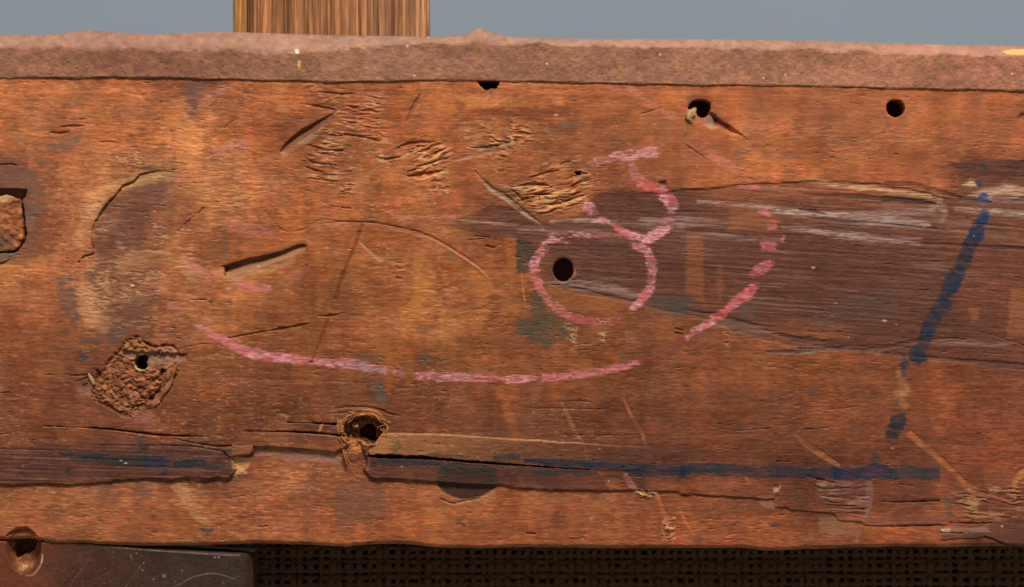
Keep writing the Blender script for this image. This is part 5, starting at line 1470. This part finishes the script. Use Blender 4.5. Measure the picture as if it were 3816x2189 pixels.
B.C[:] = base * np.array([.79, .725, .60]) * np.exp(.7 * (fbm(X, Y, 24, 20, 204, 3) - .5) + .2 * (fbm(X, Y, 9, 8, 205, 2) - .5) + .4 * (fbm(X, Y, 220, 60, 206, 2) - .5))[..., None]
hue = fbm(X, Y, 30, 22, 207, 2) - .5
B.C *= np.stack([np.exp(.08 * hue), np.exp(.08 * hue), np.exp(-.2 * hue)], -1)
B.mix(..., .5 * sstep(9, 4, eb) * sstep(.4, .6, fbm(X, Y, 60, 8, 208, 2)), lin(196, 138, 96))
slope_lit = sstep(1.1, .7, tr) * .22                        # upper slope painted paler, as if lit from above
B.mix(..., slope_lit * (.6 + .8 * (fbm(X, Y, 30, 16, 209, 2) - .5)), lin(214, 180, 162))
B.R[:] = .9
YP = 1
fw, fX, fY, fd, fm = B.poly_mask(q(3, [(2380, 385), (2420, 368), (2480, 360), (2700, 355), (2700, 405), (2480, 408), (2410, 402)]), 3, 2, 210, 20, 8)
B.mix(fw, fm * .9, lin(224, 172, 96))
B.L[fw] = np.where(fd < 0, 1, B.L[fw])
fw, fX, fY, fd, fm = B.poly_mask(q(1, [(2190, 372), (2210, 366), (2226, 386), (2220, 402), (2198, 400)]), 2, 1, 211, 8, 8)
B.mix(fw, fm, lin(206, 200, 204))
B.L[fw] = np.where(fd < 0, 2, B.L[fw])
fw, fX, fY, fd, fm = B.poly_mask(q(1, [(2216, 452), (2236, 450), (2236, 490), (2222, 520), (2214, 490)]), 2, 1, 212, 8, 8)
B.mix(fw, fm * .9, lin(206, 160, 96))
B.L[fw] = np.where(fd < 0, 3, B.L[fw])
for i in range(9):
    x, y = rnd.uniform(0, 3816), 0
    y = rnd.uniform(float(f_rid(x)) - 40, float(f_bot(x)) - 8)
    fw = B.win([(x, y)], 10)
    fm = sstep(5, 2, np.hypot(B.xx[fw] - x, B.yy[fw] - y))
    B.mix(fw, fm * .7, lin(222, 200, 196))
strip = thing('edging_strip', 'fuzzy reddish brown felt-like strip running along the top edge of the plank', 'edging strip', (0, -.002, .078))
B.build({0: ('strip_body', None), 1: ('paint_fleck', 'yellow paint patch at the right end of the strip'), 2: ('paint_fleck', 'small white fleck'), 3: ('paint_fleck', 'small ochre fleck')},
        {0: M_FELT}, strip, .02, (0, -.002, .078))
fz = []
for i in range(900):
    x = rnd.uniform(-20, 3836)
    if rnd.random() < .6:
        y = float(f_top(x)) - 2 + rnd.uniform(0, 6)
        h = 12 - 90 + rnd.uniform(0, 8)
        dy = -rnd.uniform(2, 9)
    else:
        y = rnd.uniform(float(f_rid(x)) - 40, float(f_bot(x)) - 4)
        tt = min(1, (y - float(f_top(x))) / (float(f_rid(x)) - float(f_top(x))))
        h = 12 - (1 - tt) ** 1.25 * 95
        dy = rnd.uniform(-8, 8)
    dx = rnd.uniform(-11, 11)
    fz.append(sliver('', [(x, y, h - 2), (x + dx * .5, y + dy * .5 - 1, h + 5), (x + dx, y + dy, h + 5)], [.7, .55, .25], None, None, (0, -.002, .078), nseg=3))
joined('fuzz', fz, M_HAIR, strip, None, True)

# ------------------------------------------------------------------ ribbed upright board behind the plank
DP = .024
SC = (CAM + DP) / CAM
V_ = Field(868, 1597, 560, lambda x: x * 0 - 420, lambda x: x * 0 + 330, 60, DP, SC)
X, Y = V_.xx, V_.yy
rib = fbm(X + 5 * fbm(X, Y, 40, 70, 308, 2), Y * .12, 7, 40, 301, 3) - .5
rib2 = fbm(X + 6 * fbm(X, Y, 60, 200, 305, 2), Y, 12, 500, 302, 3) - .5
V_.H[:] = 6 * rib + 7 * rib2
tone = np.stack([np.interp(X, [868, 915, 930, 1000, 1300, 1560, 1597], v) for v in (
    [lin(c, 0, 0)[0] for c in (176, 178, 150, 158, 166, 176, 196)], [lin(0, c, 0)[1] for c in (122, 122, 96, 104, 110, 122, 140)],
    [lin(0, 0, c)[2] for c in (62, 64, 56, 60, 68, 78, 92)])], -1)
rib3 = sstep(.52, .66, fbm(X + 5 * fbm(X, Y, 40, 70, 308, 2), Y * .2, 5.5, 40, 306, 2)) - sstep(.48, .34, fbm(X, Y * .25, 7, 40, 307, 2)) * .9
V_.C[:] = tone * np.array([.70, .70, .78]) * np.exp(1.5 * rib + 1.4 * rib2 + .24 * rib3 + .5 * (fbm(X, Y, 9, 60, 303, 2) - .5))[..., None]
for x0, wd, dp, c, a in [(926, 7, 16, (84, 66, 52), .75), (958, 3, 9, (92, 62, 42), .6), (1147, 4, 9, (100, 66, 46), .6), (1340, 4, 8, (104, 70, 50), .6),
                         (1462, 6, 9, (98, 62, 46), .7), (1484, 4, 8, (110, 72, 52), .6), (1410, 3, 7, (110, 74, 52), .5), (1232, 3, 7, (106, 72, 50), .5),
                         (1060, 3, 8, (104, 70, 50), .5), (1370, 4, 8, (116, 78, 56), .5)]:
    m = sstep(wd, wd * .3, np.abs(X - x0 - 4 * (fbm(X * 0 + x0, Y, 50, 90, 304, 2) - .5)))
    V_.H -= dp * m
    V_.mix(..., m * a, lin(*c))
for x0, wd in [(1554, 7), (1330, 6), (1362, 6), (1480 + 22, 4), (1385, 5), (1100, 4), (1200, 4)]:
    m = sstep(wd, wd * .3, np.abs(X - x0))
    V_.H += 4 * m
    V_.mix(..., m * .5, lin(206, 150, 96))
V_.L[X < 922] = 1
V_.H[X < 922] += 4
V_.R[:] = .75
board = thing('upright_board', 'upright tan board with deep ribbed vertical grain standing behind the strip', 'board', (-.02, DP, .08))
V_.build({0: ('board', None), 1: ('edge_band', 'paler smooth band along the left side')}, {0: M_POST}, board, .018, (-.02, DP, .08))

# ------------------------------------------------------------------ dark board under the plank, lower left
d_top = polyfun([(-80, 2020), (0, 2030), (40, 2034), (170, 2032), (330, 2034), (420, 2040), (520, 2046), (620, 2054), (700, 2060), (800, 2066), (880, 2070), (940, 2074)])
DB = .0022
D = Field(-80, 936, 500, lambda x: d_top(x) - np.interp(x, [0, 300, 500], [18, 14, 6]), lambda x: x * 0 + 2420, 200, DB, 1.0)
X, Y = D.xx, D.yy
n = fbm(X, Y, 120, 90, 401, 4) - .5
tone = np.stack([np.interp(X, [-80, 60, 250, 420, 600, 880, 936], v) for v in (
    [lin(c, 0, 0)[0] for c in (140, 132, 108, 94, 84, 78, 92)], [lin(0, c, 0)[1] for c in (80, 76, 70, 66, 64, 64, 70)],
    [lin(0, 0, c)[2] for c in (56, 56, 58, 58, 58, 60, 56)])], -1)
D.C[:] = tone * np.array([.50, .42, .32]) * np.exp(.8 * n + .45 * (fbm(X, Y, 9, 9, 402, 2) - .5))[..., None]
D.R[:] = np.clip(.42 + .5 * (fbm(X, Y, 70, 50, 403, 3) - .5), .25, .8)
D.H[:] = 6 * n + 1.5 * (fbm(X, Y, 10, 10, 404, 2) - .5) - 3
for pts, ws, c, a, dp in [([(860, 350), (830, 470), (690, 660), (660, 734)], [5, 12, 12, 8], (122, 92, 84), .45, 2), ([(1340, 370), (1330, 520), (1260, 640), (1210, 740)], [8, 10, 10, 8], (64, 50, 50), .5, 3),
                          ([(1350, 510), (1300, 560), (1180, 740)], [5, 7, 5], (150, 124, 110), .5, 1), ([(1400, 380), (1390, 450), (1340, 734)], [5, 5, 4], (62, 48, 46), .5, 2),
                          ([(900, 650), (1100, 540), (1300, 460)], [5, 7, 4], (70, 52, 50), .4, 2), ([(1400, 400), (1650, 405), (1900, 420), (2260, 440)], [4, 8, 12, 8], (124, 98, 84), .6, -1),
                          ([(860, 360), (1000, 366), (1200, 370)], [5, 6, 4], (124, 102, 90), .5, 0), ([(2240, 440), (2250, 600), (2250, 734)], [8, 6, 5], (56, 46, 44), .7, 4),
                          ([(740, 420), (760, 560), (780, 734)], [14, 10, 10], (124, 84, 72), .3, 0)]:
    w, m = D.streak('I', pts, [v * .3939 for v in ws], lin(*c), a * .4, soft=3, jit=2, seed=405)
    D.H[w] -= dp * m
arcp = q('I', [(1640, 740), (1720, 700), (1800, 655), (1900, 625), (2000, 613), (2100, 628), (2210, 665)])
w, X_, Y_, d, sd_, rn_, m = D.line_mask(arcp, [2.2, 3.2, 3, 2.5, 1.6], 2, .8, 406)
D.mix(w, m * .38, lin(118, 104, 92))
D.H[w] += 1.5 * m
for x, y, r in [(1545, 635, 16), (1445, 665, 9), (1350, 510, 8), (2025, 458, 11), (2062, 456, 10), (1285, 420, 7), (1228, 445, 8), (1240, 468, 8), (475, 487, 5), (600, 577, 5), (597, 670, 6),
                (1062, 405, 5), (985, 560, 5), (2105, 698, 6), (1715, 580, 6), (1340, 580, 8), (520, 562, 5), (978, 700, 5), (1650, 690, 5)]:
    p = q('I', [(x, y)])
    w = D.win(p, 12)
    m = sstep(r * .42 + 1, r * .42 - 1, np.hypot(D.xx[w] - p[0][0], D.yy[w] - p[0][1]))
    D.mix(w, m * .35, lin(176, 156, 136))
    D.H[w] += m
# the lower half of the shared bolt hole
hc = q('I', [(215, 350)])[0]
dd = np.hypot((X - hc[0]) / 62, (Y - hc[1]) / 100)
cup = sstep(1.08, .75, dd)
D.H -= 60 * cup
D.mix(..., cup * .75, lin(150, 92, 54))
D.C *= np.exp(cup * 1.6 * (fbm(X, Y, 12, 16, 407, 3) - .5))[..., None]
D.mix(..., cup * .6 * sstep(2095, 2130, Y) * sstep(.4, .6, fbm(X, Y, 14, 14, 408, 2)), lin(206, 168, 124))
D.hole(q('I', [(110, 290), (320, 290), (300, 380), (250, 420), (190, 440), (130, 470), (105, 380)]), 200, 1)
D.streak('I', [(240, 632), (300, 620), (350, 570), (385, 500), (395, 430)], [2.5, 4, 4.5, 3, 1.5], lin(206, 160, 134), .75, soft=2, jit=1)
D.L[cup > .5] = 1
# rounded right end and top edge
xe = np.clip((X - 880) / 56, 0, 1)
D.H -= 60 * xe ** 2
te = Y - D.yt[None, :]
D.H -= 12 * np.clip(1 - te / 14, 0, 1) ** 2
dark = thing('dark_board', 'dark greyish brown board with scratches tucked below the lower left of the plank', 'board', (-.16, DB, -.13))
D.build({0: ('board', None), 1: ('bolt_hole', 'half bolt hole with orange fibres at the board edge')}, {0: M_DARK}, dark, .028, (-.16, DB, -.13))

# ------------------------------------------------------------------ burlap below the plank
BD = .062
cloth = thing('burlap_cloth', 'dark brown open weave burlap hanging in shade below the plank', 'cloth', (0, BD, -.12))
KS = (CAM + BD) / CAM


def yarn(name, length, r, waves, seed, vertical):
    g = random.Random(seed)
    n = max(8, int(waves * 4))
    vs, fs = [], []
    ph = g.random() * 6
    for i in range(n + 1):
        t = i / n * length - length / 2
        off = math.sin(i / n * waves * math.pi) * r * .55
        sw = .16 * r * math.sin(t / length * 9 + ph) + .18 * r * math.sin(t / length * 41 + ph * 2)
        rr = r * (1 + .2 * math.sin(i * 1.3 + ph) + .16 * math.sin(i * .31 + ph * 3) + g.uniform(-.14, .14))
        for k in range(6):
            a = math.pi / 3 * k
            u, v = sw + rr * math.cos(a), off + rr * .55 * math.sin(a)
            vs.append((u, v, t) if vertical else (t, v, u))
    for i in range(n):
        for k in range(6):
            k2 = (k + 1) % 6
            f = (i * 6 + k, i * 6 + k2, (i + 1) * 6 + k2, (i + 1) * 6 + k)
            fs.append(f if vertical else f[::-1])
    o = mesh_obj(name, np.array(vs), np.array(fs), M_CLOTH)
    me = o.data
    bpy.data.objects.remove(o)
    return me


px = S * KS
warps = [yarn('warp_thread', 520 * px, (9.5 + 1.6 * (i % 4)) * px, 19, 500 + i, True) for i in range(8)]
wefts = [yarn('weft_thread', 3300 * px, (8.6 + 1.0 * (i % 3)) * px, 84, 540 + i, False) for i in range(6)]
x = 820.0
i = 0
while x < 3900:
    o = bpy.data.objects.new('warp_thread', warps[rnd.randrange(8)])
    col.objects.link(o)
    o.parent = cloth
    o.location = ((x - CX) * px, rnd.uniform(-1, 1) * 2 * px, -(2110 - CY) * px + .12)
    o.rotation_euler = (0, rnd.uniform(-.02, .02), 0)
    x += rnd.choice([28, 31, 34, 37, 41])
y = 1880.0
while y < 2350:
    o = bpy.data.objects.new('weft_thread', wefts[rnd.randrange(6)])
    col.objects.link(o)
    o.parent = cloth
    o.location = ((2350 - CX) * px, rnd.uniform(-1, 1) * 2 * px, -(y - CY) * px + .12)
    o.rotation_euler = (0, rnd.uniform(-.004, .004) - .004, 0)
    y += rnd.choice([24, 26, 28, 30])
lv = [((a - CX) * px, d_, -(b - CY) * px + .12) for d_ in (.006, .010) for a, b in ((700, 2400), (4000, 2400), (4000, 1850), (700, 1850))]  # dark sheet added behind the weave so its gaps look unlit
mesh_obj('shade_sheet', lv, [(0, 1, 2, 3), (7, 6, 5, 4), (0, 4, 5, 1), (1, 5, 6, 2), (2, 6, 7, 3), (3, 7, 4, 0)], M_GAP_SHADE, cloth, smooth_shade=False)
